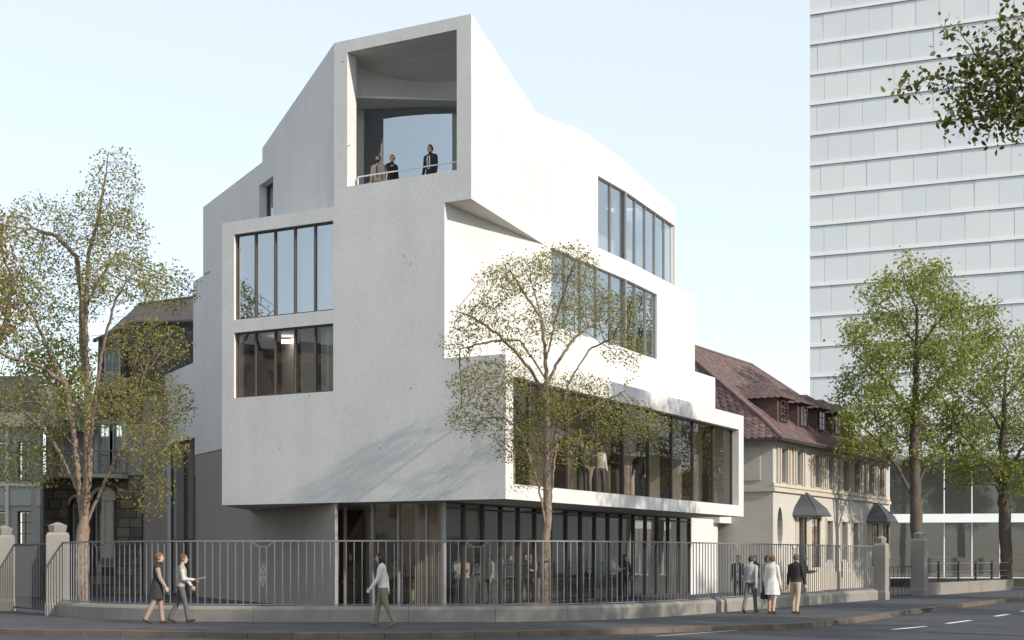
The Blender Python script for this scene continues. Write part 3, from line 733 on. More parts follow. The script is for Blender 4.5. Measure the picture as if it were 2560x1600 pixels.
MB().pbox(PH, -ro-.02, HL+ro, ze-.16, ze-.02, ro-.06, ro+.08).build('gutter', M['dark_iron'], ROOF)
MB().pbox(PHs, -ro-.02, 12, ze-.16, ze-.02, ro-.06, ro+.08).build('gutter', M['dark_iron'], ROOF)
for ln in ([e00,b00,t0],[t0,t1],[t1,b10,e10]): MB().tube([v+Vector((0,0,.03)) for v in ln], .075, 6).build('ridge_cap', M['tile3'], ROOF)
# slates: rhombic shingles; the hip facing the street singly, the long slope joined
def shingles(quad, wid, hgt, single, lift=.02):
    a, b, c, d = [Vector(p) for p in quad]     # a-b eave, d-c upper edge
    up = ((d+c)/2-(a+b)/2); nrow = max(1, int(up.length/hgt)); out = []
    nrm = (b-a).cross(d-a).normalized()
    if nrm.z < 0: nrm = -nrm
    for r_ in range(nrow):
        f = r_/nrow; l = a.lerp(d, f); rr = b.lerp(c, f); L = (rr-l).length
        if L < wid: continue
        n = int(L/wid); w = (rr-l)/n; upv = up.normalized()*hgt
        for i in range(n):
            p = l+w*(i+(.5 if r_ % 2 else 0)); 
            if i == n-1 and r_ % 2: continue
            j = rnd.uniform(.6, 1.3)
            q = [p+w*.5-upv*.55+nrm*lift*1.7*j, p+w*.98+upv*.35+nrm*lift*j, p+w*.5+upv*1.2+nrm*.006, p+w*.02+upv*.35+nrm*lift*j]
            out.append(q)
    return out
tm = [M['tile'], M['tile2'], M['tile3']]
def place_shingles(qs, parent, limit):
    for q in qs[:limit]:
        mb = MB(); mb.face(q); dn = Vector((0,0,-.018)); mb.face([q[0],q[3],q[3]+dn,q[0]+dn]); mb.face([q[1],q[0],q[0]+dn,q[1]+dn])
        mb.build('slate', rnd.choice(tm), parent, fixn=False)
    if len(qs) > limit:
        mb = MB()
        for q in qs[limit:]:
            m = rnd.randrange(3); dn = Vector((0,0,-.018)); mb.face(q, m); mb.face([q[0],q[3],q[3]+dn,q[0]+dn], m); mb.face([q[1],q[0],q[0]+dn,q[1]+dn], m)
        o = mb.build('slates', tm, parent, fixn=False); o['kind'] = 'stuff'
hip = shingles([e01.lerp(e00,.45), e00, b00, b01.lerp(b00,.45)], .34, .24, True)+shingles([b01.lerp(b00,.45), b00, t0, t0.lerp(t0,.5)], .34, .24, True)
rest = shingles([e00, e10, b10, b00], .30, .21, False)+shingles([b00, b10, t1, t0], .30, .21, False)
hip = sorted(hip, key=lambda q: -(q[0].x/q[0].y))
place_shingles(hip[:290]+hip[290:]+rest, ROOF, 290)
# dormers
def dormer(uc):
    s_ = PH.s(uc); i0 = .55; w = .75; z0 = ze+.95; z1 = z0+1.15; dep = 2.7
    D = MB(); D.hexa([HV(s_-w,i0,z0-.6),HV(s_+w,i0,z0-.6),HV(s_+w,i0+dep,z0-.6),HV(s_-w,i0+dep,z0-.6),HV(s_-w,i0,z1),HV(s_+w,i0,z1),HV(s_+w,i0+dep,z1+.1),HV(s_-w,i0+dep,z1+.1)])
    o = D.build('dormer', M['dormer'], HSE)
    Pd = Plane((HP(s_-w,i0).x, HP(s_-w,i0).y), Hd, (1,-.5))
    small_window(Pd.off(.09), .25, 2*w-.25, z0+.05, z1-.12, o, M['dormer'], 2, 3, .0, M['glass_dark'])
    mb = MB(); mb.pbox(Pd, .27, 2*w-.27, z0+.07, z1-.14, .004, .02); mb.build('dark_pane', M['dark'], o)
    f0, f1, f2 = HV(s_-w-.25,i0-.3,z1-.03), HV(s_+w+.25,i0-.3,z1-.03), HV(s_,i0+.75,z1+.78)
    k0, k1, k2 = HV(s_-w-.25,i0+dep,z1-.03), HV(s_+w+.25,i0+dep,z1-.03), HV(s_,i0+dep+.6,z1+.78)
    mb = MB(); mb.face([f0,f1,f2]); mb.face([f0,f2,k2,k0]); mb.face([f1,k1,k2,f2]); mb.face([f0,k0,k1,f1])
    r_ = mb.build('dormer_roof', M['tile2'], o)
    qs = shingles([k0, f0, f2, k2], .3, .2, False, .015)+shingles([f0, f1, f2, f2], .3, .2, False, .015)
    mb = MB()
    for q in qs: mb.face(q, rnd.randrange(3))
    t_ = mb.build('slates', tm, o, fixn=False); t_['kind'] = 'stuff'
for u in (1985, 2034, 2079, 2118, 2152): dormer(u)

# ------------------------------------------------------------ glass tower
TW = thing('glass_tower', 'pale high-rise clad in staggered frosted glass panels with white floor bands', 'tower', (34.85, 165, 0))
PT = Plane((34.85, 165), (.92, -.392), (-.3, -1)); TWL = 44.0
zst_ = 3.53; zb = PT.z(2025, 1011)
slab('core', [PT.xy(.3,-.55), PT.xy(TWL,-.55), PT.xy(TWL,-26), PT.xy(.3,-26)], 0, 78, M['tower_in'], TW)
wall('side_face', Plane(PT.xy(0), (PT.n.x*-1, PT.n.y*-1), (-1, 0)), rect(.02, 26, 0, 78), [], .3, M['tower_in'], TW)
tg = [mat('frosted_panel_%d' % i, c, .22, .03, .15, spec=.7) for i, c in enumerate(((.69,.71,.715), (.72,.73,.73), (.67,.70,.725)))]
pw = 2.62
fl = -16
pm = {}
def pmesh(w, m):
    key = (round(w, 3), m)
    if key not in pm:
        mb = MB(); mb.box(0, w, 0, .05, 0, zst_-.42); pm[key] = mb.mesh('glass_panel', tg[m])
    return pm[key]
cnt = 0
ang = math.atan2(PT.d.y, PT.d.x)
for k in range(-4, 16):
    z = zb+k*zst_
    if z < 1: continue
    MB().pbox(PT, 0, TWL, z-.34, z-.02, -.5, .10).build('floor_band', M['towerw'], TW)
    MB().pbox(PT, 0, TWL, z-.40, z-.345, -.5, .16).build('band_drip', M['drip'], TW)
    off = rnd.uniform(0, pw); s_ = off-pw
    while s_ < 30:
        a = max(s_+.012, 0.0); b = min(s_+pw-.012, TWL)
        if b-a > .2:
            p = PT.pt(a, z, .0); o = bpy.data.objects.new('glass_panel', pmesh(b-a, rnd.choice((0,0,1,1,2)))); o.location = p
            o.rotation_euler = (R(rnd.uniform(-.35,.35)), 0, ang+R(rnd.uniform(-.5,.5))); link(o, TW); cnt += 1
        s_ += pw
# lower glazed hall at its foot
GH = thing('glazed_hall', 'low grey glass hall with a white canopy band at the foot of the tower', 'building', (30, 112, 0))
PGH = Plane(((2212-1280)/FPX*112, 112), (.985, -.17), (0, -1)); gL = 46
z1_, z2_, z3_ = PGH.z(2300, 1307), PGH.z(2300, 1286), PGH.z(2300, 1150)
MB().pbox(PGH, -6, gL, z1_, z2_, -.6, 1.2).build('canopy_band', M['white'], GH)
slab('inner_wall', [PGH.xy(-6,-7), PGH.xy(gL,-7), PGH.xy(gL,-7.4), PGH.xy(-6,-7.4)], 0, z3_, M['villa'], GH)
MB().pbox(PGH, -6, gL, z3_, z3_+.3, -7, .2).build('roof_edge', M['steel'], GH)
x_ = -6.0
while x_ < gL:
    MB().pbox(PGH, x_, x_+.07, 0, z1_, -.05, .12).build('mullion', M['white'], GH); MB().pbox(PGH, x_, x_+.07, z2_, z3_, -.05, .12).build('mullion', M['white'], GH)
    for a, b in ((.05, z1_-.01), (z2_+.01, z3_-.02)):
        mb = MB(); mb.face([PGH.pt(x_+.08,a,0), PGH.pt(x_+2.05,a,0), PGH.pt(x_+2.05,b,0), PGH.pt(x_+.08,b,0)]); mb.build('pane', M['glass_grey'], GH, fixn=False)
    x_ += 2.1
slab('forecourt', [(22,84),(90,70),(110,108),(26,111)], .002, .05, M['pav_white'], None)['kind'] = 'structure'
mb = MB(); mb.box(21, 44, 78.5, 79.1, .0, .45); tag(mb.build('hedge_kerb', M['soil']), 'low dark planted strip behind the thin iron gate', 'planter')

# ------------------------------------------------------------ stone villa with balcony on the left
YV = 62.0
VIL = thing('stone_villa', 'old villa with rusticated stone ground floor, iron balcony and black slate mansard', 'house', (-18.4, YV, 0))
def vx(u, Y=YV): return (u-1280)/FPX*Y
def vz(v, Y=YV): return EYE+(HOR-v)/FPX*Y
PV = Plane((vx(108), YV), (1, 0)); xv1 = vx(356)-vx(108)
zbal = vz(1188); arch = []
def su(u): return vx(u)-vx(108)
def arch_loop(u0, u1, z0, zs):
    a, b = su(u0), su(u1); r_ = (b-a)/2; c = (a+b)/2
    return [(a, z0), (b, z0), (b, zs)]+[(c+r_*math.cos(t), zs+r_*math.sin(t)) for t in [math.pi*i/10 for i in range(1, 10)]]+[(a, zs)]
aw = [(232, 285, 1.2, vz(1250)), (175, 215, .2, vz(1262))]
wall('stone_backing', PV, rect(0, xv1, -.05, zbal), [arch_loop(*a) for a in aw], .4, M['mortar'], VIL)
row = 0; z = -.02; rowh = .42
sm = [M['stone_a'], M['stone_b'], M['stone_c']]
while z < zbal-.1:
    h = min(rowh, zbal-.05-z); x_ = -rnd.uniform(0, .5)
    while x_ < xv1:
        L = rnd.uniform(.45, .95); a, b = max(x_, 0)+.015, min(x_+L, xv1)-.015; x_ += L
        if b-a < .1: continue
        segs = [(a, b)]
        for (u0, u1, z0, zs) in aw:
            l, r_ = su(u0)-.12, su(u1)+.12
            if z+h < zs+(r_-l)/2 and z+h > z0:
                ns = []
                for p, q in segs:
                    if q < l or p > r_: ns.append((p, q))
                    else:
                        if p < l-.05: ns.append((p, l))
                        if q > r_+.05: ns.append((r_, q))
                segs = ns
        for p, q in segs:
            e = rnd.uniform(.03, .06); g = .03
            mb = MB(); mb.rings([[PV.pt(p,z+.012,.002),PV.pt(q,z+.012,.002),PV.pt(q,z+h-.012,.002),PV.pt(p,z+h-.012,.002)],
                                 [PV.pt(p,z+.012,e-.02),PV.pt(q,z+.012,e-.02),PV.pt(q,z+h-.012,e-.02),PV.pt(p,z+h-.012,e-.02)],
                                 [PV.pt(p+g,z+g,e),PV.pt(q-g,z+g,e),PV.pt(q-g,z+h-g,e),PV.pt(p+g,z+h-g,e)]])
            mb.build('stone', rnd.choice(sm), VIL)
    z += h
for (u0, u1, z0, zs) in aw:
    lp = arch_loop(u0, u1, z0, zs); r_ = MB(); c = (su(u0)+su(u1))/2
    inner = [PV.pt(a, b, -.02) for a, b in lp[2:]]; outer = [PV.pt(c+(a-c)*1.22, b+(.12 if 0 < i < len(lp)-3 else 0), -.02) for i, (a, b) in enumerate(lp[2:])]
    for i in range(len(inner)-1):
        o3 = [inner[i], inner[i+1], outer[i+1], outer[i]]; f = [p+Vector((0,-.09,0)) for p in o3]; r_.hexa(o3+f)
    r_.build('arch_surround', M['trim'], VIL)
    small_window(PV, su(u0)+.06, su(u1)-.06, z0, zs, VIL, M['white_wood'], 2, 4, .22, M['glass_grey'])
    mb = MB(); mb.face([PV.pt(a, b, -.27) for a, b in lp[2:]]); mb.build('fanlight', M['glass_grey'], VIL, fixn=False)
slab('dark_room', [PV.xy(.2,-1.0), PV.xy(xv1-.2,-1.0), PV.xy(xv1-.2,-1.2), PV.xy(.2,-1.2)], .02, 7, M['interior'], VIL)
zev = vz(1060)
uh = [(132,150), (246,272), (285,305)]
wall('upper_wall', PV, rect(0.1, xv1, zbal+.001, zev), [rect(su(a), su(b), zbal+.25, zbal+2.45) for a, b in uh], .4, M['villa'], VIL, -.05)
for a, b in uh: small_window(PV, su(a), su(b), zbal+.25, zbal+2.45, VIL, M['white_wood'], 2, 3, .15, M['glass_grey'])
for a, b in uh:
    mb = MB()
    mb.pbox(PV, su(a)-.18, su(a)-.01, zbal+.1, zbal+2.6, -.045, .03); mb.pbox(PV, su(b)+.01, su(b)+.18, zbal+.1, zbal+2.6, -.045, .03); mb.build('window_surround', M['trim'], VIL)
# bowed balcony
bc = [Vector((vx(105)+t*(vx(322)-vx(105)), YV-.25-1.1*math.sin(math.pi*min(1, t*1.0))**.6)) for t in [i/24 for i in range(25)]]
slab('balcony_slab', [tuple(p) for p in bc]+[(vx(322), YV-.07), (vx(105), YV-.07)], zbal-.16, zbal, M['trim'], VIL)
BR = MB(); BR.tube([(p.x, p.y+.08, zbal+1.0) for p in bc], .03, 6); BR.tube([(p.x, p.y+.08, zbal+.55) for p in bc], .015, 5); BR.tube([(p.x, p.y+.08, zbal+.08) for p in bc], .015, 5)
BRo = BR.build('balcony_railing', M['iron'], VIL)
bl = MB(); bl.box(-.01,.01,-.01,.01,.08,1.0); blm = bl.mesh('baluster', M['iron'])
for p in resample([tuple(q) for q in bc], .16):
    o = bpy.data.objects.new('baluster', blm); o.location = (p.x, p.y+.08, zbal); link(o, BRo)
# rose rendered wing beside the white building
wall('wing_wall', Plane((vx(356), YV+.1), (1, 0)), rect(.003, vx(425)-vx(356), -.05, vz(990)), [], .4, M['pinkwall'], VIL)
# mansard
def V3(u, v, Y): p = px(u, v, Y); return p
mb = MB()
fl_, fr_ = V3(238,1062,62.3), V3(500,1062,62.3); ml, mr = V3(246,850,63.2), V3(500,812,63.2); tl, tr = V3(345,762,66.5), V3(500,742,66.5)
bk = Vector((0, 9, 0))
fl2 = V3(238,1062,71); ml2 = V3(246,880,70.5)
for f in ([fl_,fr_,mr,V3(335,812,63.2),ml],[ml,V3(335,812,63.2),tl],[V3(335,812,63.2),mr,tr,tl],[fl_,ml,ml2,fl2],[ml,tl,tl+Vector((0,3,0)),ml2]): mb.face(f)
MANS = mb.build('mansard_roof', M['slate2'], VIL, fixn=False)
MB().tube([V3(234,852,63.0), V3(335,808,63.0), V3(500,806,63.0)], .09, 6).build('roof_edge', M['dark_iron'], MANS)
MB().tube([tl, tr], .09, 6).build('roof_edge', M['dark_iron'], MANS)
PM_ = Plane((vx(246,62.6), 62.45), (1, 0))
D = MB(); D.pbox(PM_, .15, 1.25, vz(985), vz(850), -1.0, .1); Do = D.build('dormer', M['slate'], VIL)
small_window(PM_, .35, 1.05, vz(965), vz(868), Do, M['white_wood'], 2, 3, -.14, M['glass_grey'])
# slate rows on the mansard face
qs = shingles([V3(340,1062,62.3), fr_, mr, V3(340,812,63.2)], .36, .3, False, .02)+shingles([fl_, V3(340,1062,62.3), V3(340,852,63.05), V3(246,852,63.05)], .36, .3, False, .02)
mb = MB()
for q in qs: mb.face(q, rnd.randrange(2))
sl_ = mb.build('slates', [M['slate'], M['slate2']], MANS, fixn=False); sl_['kind'] = 'stuff'
# second dark roof further left and eaves over the balcony storey
mb = MB(); mb.hexa([V3(150,1078,61.2),V3(246,1078,61.2),V3(246,1078,66),V3(150,1078,66),V3(195,1010,63),V3(250,1010,63),V3(250,1000,66),V3(195,1000,66)]); mb.build('side_roof', M['slate'], VIL)

# ------------------------------------------------------------ pale plastered villa at the left edge
WV = thing('plaster_villa', 'pale grey plastered villa with cream cornice and tall sash windows beside the stone villa', 'house', (-21, 58, 0))
Y2 = 58.0
PW2 = Plane((vx(-160,Y2), Y2), (1, 0))
def s2(u): return vx(u,Y2)-vx(-160,Y2)
def z2(v): return vz(v,Y2)
wins = [(43,78,1278,1362),(43,78,1103,1202),(-30,14,1278,1362),(-30,14,1103,1202)]
wall('wall', PW2, rect(0, s2(100), -.05, z2(1068)), [rect(s2(a), s2(b), z2(d), z2(c)) for a, b, c, d in wins], .4, M['villa'], WV)
for a, b, c, d in wins:
    small_window(PW2, s2(a), s2(b), z2(d), z2(c), WV, M['wood_dark'], 2, 3, .15, M['glass_grey'])
    MB().pbox(PW2, s2(a)+.06, s2(b)-.06, z2(d)+.06, z2(c)-.06, -.45, -.40).build('blind', M['white_wood'], WV)
MB().pbox(PW2, 0, s2(102), z2(1264), z2(1216), .002, .05).build('panel_band', M['white_wood'], WV)
MB().pbox(PW2, 0, s2(102), z2(1216), z2(1208), .002, .12).build('string_course', M['villa_w'], WV)
MB().pbox(PW2, 0, s2(104), z2(1068), z2(1032), -.3, .22).build('cornice', M['villa_w'], WV)
wall('side_wall', Plane(PW2.xy(s2(100)), (-.36, 1), (1, .3)), rect(.003, 3.9, -.05, z2(1045)), [], .35, M['villa'], WV)
MB().pbox(PW2, s2(16), s2(24), -.05, z2(1070), .002, .14).build('downpipe', M['villa_w'], WV)
mb = MB(); mb.hexa([V3(-160,1032,57.9),V3(105,1032,57.9),V3(105,1032,68),V3(-160,1032,68),V3(-160,940,62),V3(100,940,62),V3(100,940,66),V3(-160,940,66)]); mb.build('roof', M['slate'], WV)
MB().box(vx(97,60), vx(131,60), 60, 60.8, z2(1050), vz(962,60)).build('chimney', M['chimney'], WV)
# ------------------------------------------------------------ trees (space colonisation)
def grow(seeds, attr, step, kill, infl, iters, rs, grav=0.0):
    """seeds: list of polylines (np arrays, each after the first starts at the nearest existing node)"""
    pos = []; par = []
    def add(p, q): pos.append(np.array(p, float)); par.append(q); return len(pos)-1
    for k, pl in enumerate(seeds):
        pl = [np.array(p, float) for p in pl]
        if k == 0: last = add(pl[0], -1)
        else:
            d = [np.sum((p-pl[0])**2) for p in pos]; last = int(np.argmin(d))
        cur = pos[last].copy()
        for p in pl[1:]:
            L = np.linalg.norm(p-cur); n = max(1, int(L/step))
            for i in range(1, n+1):
                q = cur+(p-cur)*i/n + (rs.normal(0, step*.09, 3) if i < n else 0)
                last = add(q, last)
            cur = p.copy()
    A = np.array(attr); nA = len(A)
    P = np.array(pos); best = np.full(nA, 1e9); bi = np.zeros(nA, int); alive = np.ones(nA, bool)
    def upd(i0):
        new = np.array(pos[i0:])
        idx = np.where(alive)[0]
        if not len(idx): return
        for c0 in range(0, len(new), 400):
            c = new[c0:c0+400]
            d = ((A[idx][:, None, :]-c[None])**2).sum(2); j = d.argmin(1); m = d[np.arange(len(idx)), j]
            b = m < best[idx]; best[idx[b]] = m[b]; bi[idx[b]] = j[b]+i0+c0
        alive[idx[best[idx] < kill*kill]] = False
    upd(0)
    for it in range(iters):
        idx = np.where(alive & (best < infl*infl))[0]
        if not len(idx): break
        i0 = len(pos); nodes, inv = np.unique(bi[idx], return_inverse=True)
        D = A[idx]-np.array(pos)[bi[idx]]; D /= np.linalg.norm(D, axis=1)[:, None]+1e-9
        S = np.zeros((len(nodes), 3)); np.add.at(S, inv, D)
        S += rs.normal(0, .22, S.shape); S[:, 2] += grav
        S /= np.linalg.norm(S, axis=1)[:, None]+1e-9
        for n_, d in zip(nodes, S): add(pos[n_]+d*step, int(n_))
        upd(i0)
    return np.array(pos), np.array(par)
def radii(pos, par, tip, ex, r_base):
    n = len(pos); acc = np.zeros(n); ch = [[] for _ in range(n)]
    for i, p in enumerate(par):
        if p >= 0: ch[p].append(i)
    for i in range(n-1, -1, -1):
        if not ch[i]: acc[i] += 1
        if par[i] >= 0: acc[par[i]] += acc[i]
    r = tip*acc**(1/ex); k = r_base/r[0]
    w = np.clip((r/r[0]), 0, 1)
    return r*(1+(k-1)*w**1.1), ch
def tree_meshes(pos, par, r, ch, bark, leafm, rs, leaf, per, rmax, spread=.12, name='tree', oval=False):
    mb = MB(); started = [i for i in range(len(pos)) if par[i] < 0]
    stack = [(i, None) for i in started]
    while stack:
        i, prev = stack.pop(); chain = [i]; 
        while ch[i]:
            c = max(ch[i], key=lambda q: r[q])
            for q in ch[i]:
                if q != c: stack.append((q, i))
            chain.append(c); i = c
        pts = [pos[q] for q in chain]; rr = [r[q] for q in chain]
        if prev is not None: pts = [pos[prev]]+pts; rr = [min(rr[0], r[prev])]+rr
        if len(pts) < 2: continue
        m = max(rr); sides = 12 if m > .12 else 7 if m > .04 else 4 if m > .012 else 3
        rr[-1] *= .5
        if prev is None and len(rr) > 3: rr[0] *= 1.25; rr[1] *= 1.08
        mb.tube(pts, rr, sides, cap=False)
    bm_ = mb.mesh(name+'_wood', bark, True)
    tips = np.where(r < rmax)[0]
    N = len(tips)*per
    base = np.repeat(pos[tips], per, 0)+rs.normal(0, spread, (N, 3))
    a = rs.normal(0, 1, (N, 3)); a[:, 2] -= .35; a /= np.linalg.norm(a, axis=1)[:, None]
    b = rs.normal(0, 1, (N, 3)); b -= a*(a*b).sum(1)[:, None]; b /= np.linalg.norm(b, axis=1)[:, None]
    c = np.cross(a, b); L = leaf*rs.uniform(.6, 1.25, N)[:, None]
    shp = ((0,0,0),(.3,.26,.04),(.62,.25,.03),(1,0,-.06),(.62,-.25,.03),(.3,-.26,.04)) if oval else ((0,0,0),(.45,.32,.06),(1,0,0),(.45,-.32,.06))
    v = np.stack([base+a*L*p+b*L*q+c*L*w for p, q, w in shp], 1).reshape(-1, 3); nv = len(shp)
    me = bpy.data.meshes.new(name+'_leaves')
    me.vertices.add(nv*N); me.vertices.foreach_set('co', v.astype(np.float32).ravel())
    me.loops.add(nv*N); me.loops.foreach_set('vertex_index', np.arange(nv*N, dtype=np.int32))
    me.polygons.add(N); me.polygons.foreach_set('loop_start', np.arange(0, nv*N, nv, dtype=np.int32)); me.update(calc_edges=True)
    me.materials.append(leafm)
    return bm_, me
def lobe_pts(lobes, Y0, rs, dens, depth=.85, clump=0):
    out = []
    uu = [l[0] for l in lobes]; uc = (min(uu)+max(uu))/2; W = (max(uu)-min(uu))/2+30
    for j_, (u, v, ru, rv, w) in enumerate(lobes):
        dy = (1 if j_ % 2 else -1)*rs.uniform(.25, .9)*math.sqrt(max(0, W*W-(u-uc)**2))*.75*Y0/FPX
        k = (Y0+dy)/FPX; c = px(u, v, Y0+dy); n = int(dens*w)
        d = rs.normal(0, 1, (n, 3)); d /= np.linalg.norm(d, axis=1)[:, None]; rad = rs.uniform(.15, 1, n)**.45
        if clump:
            m = max(3, int(w*clump)); i_ = rs.randint(0, m, n); cc = d[:m]*(rs.uniform(.2, .95, m)**.5)[:, None]
            loc = cc[i_]+d*(rs.uniform(0, 1, n)**.5)[:, None]*.34; nn_ = np.linalg.norm(loc, axis=1); ok = nn_ < 1.15; d = loc[ok]; rad = np.ones(len(d))
        q = d*rad[:, None]*np.array([ru*k, ru*k*depth, rv*k])+np.array([c.x, c.y, c.z]); out.append(q)
    return np.concatenate(out)
def pxs(pl, Y0, rs, jit=.25, jd=.7):
    o = []; dy = rs.normal(0, jd)
    for i, (u, v) in enumerate(pl):
        p = px(u, v, Y0); f = i/max(1, len(pl)-1); o.append((p.x, p.y+dy*f, p.z))
    return o
def make_tree(name, label, u0, vbase, Y0, seeds, lobes, seed, dens, step, kill, infl, r_base, bark, leafm, leaf, per, rmax, spread, tip=.006, ex=2.3, group=None, zbase=0.0, jd=1.3, clump=0):
    rs = np.random.RandomState(seed)
    S = []
    for i, pl in enumerate(seeds):
        s_ = pxs(pl, Y0, rs, jd=0 if i == 0 else jd)
        if i == 0: s_[0] = (s_[0][0], s_[0][1], zbase-.1)
        S.append(s_)
    at = lobe_pts(lobes, Y0, rs, dens, .85, clump)
    pos, par = grow(S, at, step, kill, infl, 120, rs)
    r, ch = radii(pos, par, tip, ex, r_base)
    wood, leaves = tree_meshes(pos, par, r, ch, bark, leafm, rs, leaf, per, rmax, spread, name)
    b = px(u0, vbase, Y0); T = thing(name, label, 'tree', (S[0][0][0], S[0][0][1], zbase), 0, group)
    for nm, me in (('trunk', wood), ('crown', leaves)):
        o = bpy.data.objects.new(nm, me); link(o, T)
    return T
# multi-stemmed spring tree in front of the villa
make_tree('spring_tree', 'tall multi-stemmed tree with sparse spring leaves in front of the stone villa', 205, 1516, 47.5,
    [[(208,1516),(205,1400),(208,1300)], [(208,1300),(196,1180),(186,1070),(168,960),(130,880),(95,800)], [(208,1320),(222,1180),(224,1040),(224,900),(222,780),(232,640),(262,540),(285,400)],
     [(214,1300),(235,1180),(262,1060),(300,900),(345,790),(400,730)], [(222,1000),(206,860),(204,740),(190,640),(140,590),(80,570)], [(222,780),(255,700),(300,640)],
     [(216,1320),(270,1200),(318,1110),(400,1060)], [(300,1140),(350,1180),(390,1220)], [(196,1240),(150,1140),(110,1080),(50,1030)], [(168,960),(110,920),(40,900),(-40,840)], [(262,1060),(330,960),(400,930)], [(240,1160),(170,1090),(130,1010)]],
    [(285,480,75,115,1.0), (300,600,85,90,1.0), (215,560,70,90,.5), (100,560,90,80,.45), (20,640,120,110,1.0), (150,720,130,100,.9), (310,700,120,75,1.0), (420,720,75,60,.7), (30,790,140,110,1.2), (120,900,130,90,.7), (370,860,110,70,.9),
     (60,1030,150,100,1.3), (250,1000,120,80,.6), (370,1010,120,85,1.3), (390,1120,90,60,.8), (70,1160,130,60,.9), (380,1230,60,70,.3)],
    11, 1500, .14, .17, 2.6, .215, M['bark'], M['leaf_spring'], .10, 3, .0075, .11, tip=.0040, ex=2.1)
# slim tree just inside the railing
make_tree('young_tree', 'slender light-barked tree with fresh leaves just inside the railing before the projecting box', 1362, 1516, 37.4,
    [[(1364,1516),(1361,1420),(1366,1340),(1372,1270)], [(1370,1300),(1367,1180),(1366,1060),(1366,960),(1362,880),(1350,790),(1325,700)], [(1366,1340),(1378,1270),(1386,1180),(1395,1110),(1440,1080),(1500,1060),(1590,1040)],
     [(1366,1340),(1360,1290),(1345,1210),(1322,1140),(1300,1080),(1255,1040)], [(1366,1000),(1330,930),(1290,880),(1240,830),(1180,790),(1140,775)], [(1366,980),(1395,900),(1440,830),(1500,780),(1545,760)], [(1364,900),(1390,800),(1415,720),(1440,660)],
     [(1350,800),(1310,740),(1275,690)], [(1366,940),(1300,850),(1230,850),(1150,870)], [(1372,1180),(1420,960),(1470,880),(1530,850)], [(1367,1150),(1335,1050),(1320,960)], [(1440,1080),(1480,1020),(1560,980)]],
    [(1300,690,85,55,1.0), (1240,720,60,60,.6), (1410,660,90,50,1.1), (1460,740,70,60,.8), (1540,790,75,60,.9), (1400,790,90,70,.7), (1200,800,75,55,.9), (1150,860,50,50,.4), (1300,830,80,60,.4), (1560,870,60,50,.5),
     (1230,950,100,55,1.3), (1190,1040,80,50,1.0), (1160,960,50,45,.5), (1340,1030,90,60,.8), (1440,990,100,60,1.1), (1300,1110,80,55,.6), (1560,1050,90,55,.9), (1640,1070,45,40,.35), (1440,1120,60,50,.4), (1310,1200,30,30,.15)],
    5, 1500, .105, .125, 2.0, .115, M['bark'], M['leaf_spring'], .07, 3, .0055, .075, tip=.0030, ex=2.1)
# dense green trees to the right
rt1 = make_tree('street_tree', 'full green tree with a broad crown standing behind the broad pillar, taller of the pair', 2292, 1460, 69.5,
    [[(2292,1477),(2294,1380),(2290,1260),(2285,1150),(2288,1030),(2290,920),(2292,800),(2295,700)], [(2288,1260),(2250,1180),(2190,1100),(2140,1060)], [(2290,1220),(2345,1130),(2400,1080)], [(2288,1020),(2350,940),(2420,870),(2480,830)],
     [(2288,1060),(2230,960),(2170,900),(2130,860)], [(2290,880),(2340,800),(2400,760)], [(2290,860),(2240,790),(2190,760)], [(2292,780),(2260,700),(2250,660)], [(2293,760),(2330,690),(2340,660)]],
    [(2290,690,85,55,1.2), (2210,760,70,70,1.0), (2340,760,90,70,1.0), (2440,810,85,75,1.1), (2180,850,90,80,1.3), (2280,860,110,80,1.0), (2390,910,110,80,1.2), (2140,960,75,60,1.0), (2240,990,110,80,1.3), (2340,1030,110,80,1.2), (2170,1070,95,60,1.2), (2270,1110,110,60,1.2), (2110,1110,50,40,.5), (2400,1110,80,60,.7)],
    21, 1150, .24, .29, 3.5, .30, M['bark_dark'], M['leaf_green'], .17, 8, .0135, .22, tip=.006, ex=2.15, group='green trees by the low wall', clump=14)
rt2 = make_tree('street_tree', 'green tree behind the end of the low granite wall, shorter of the pair', 2515, 1450, 71.5,
    [[(2514,1473),(2516,1380),(2512,1280),(2505,1180),(2510,1060),(2512,960),(2520,880)], [(2510,1260),(2470,1180),(2420,1130),(2380,1100)], [(2512,1220),(2560,1130),(2600,1080)], [(2508,1080),(2450,1000),(2400,960)], [(2510,1000),(2570,920),(2620,880)]],
    [(2510,850,80,50,1.0), (2430,930,75,60,1.0), (2530,950,100,75,1.2), (2620,920,70,70,.8), (2410,1040,80,60,1.1), (2500,1070,100,70,1.2), (2590,1060,90,80,1.0), (2440,1150,90,55,1.1), (2550,1180,80,50,.8), (2390,1190,40,35,.3), (2640,1160,60,60,.5)],
    22, 1150, .24, .29, 3.5, .30, M['bark_dark'], M['leaf_green'], .17, 8, .0135, .22, tip=.006, ex=2.15, group='green trees by the low wall', clump=14)
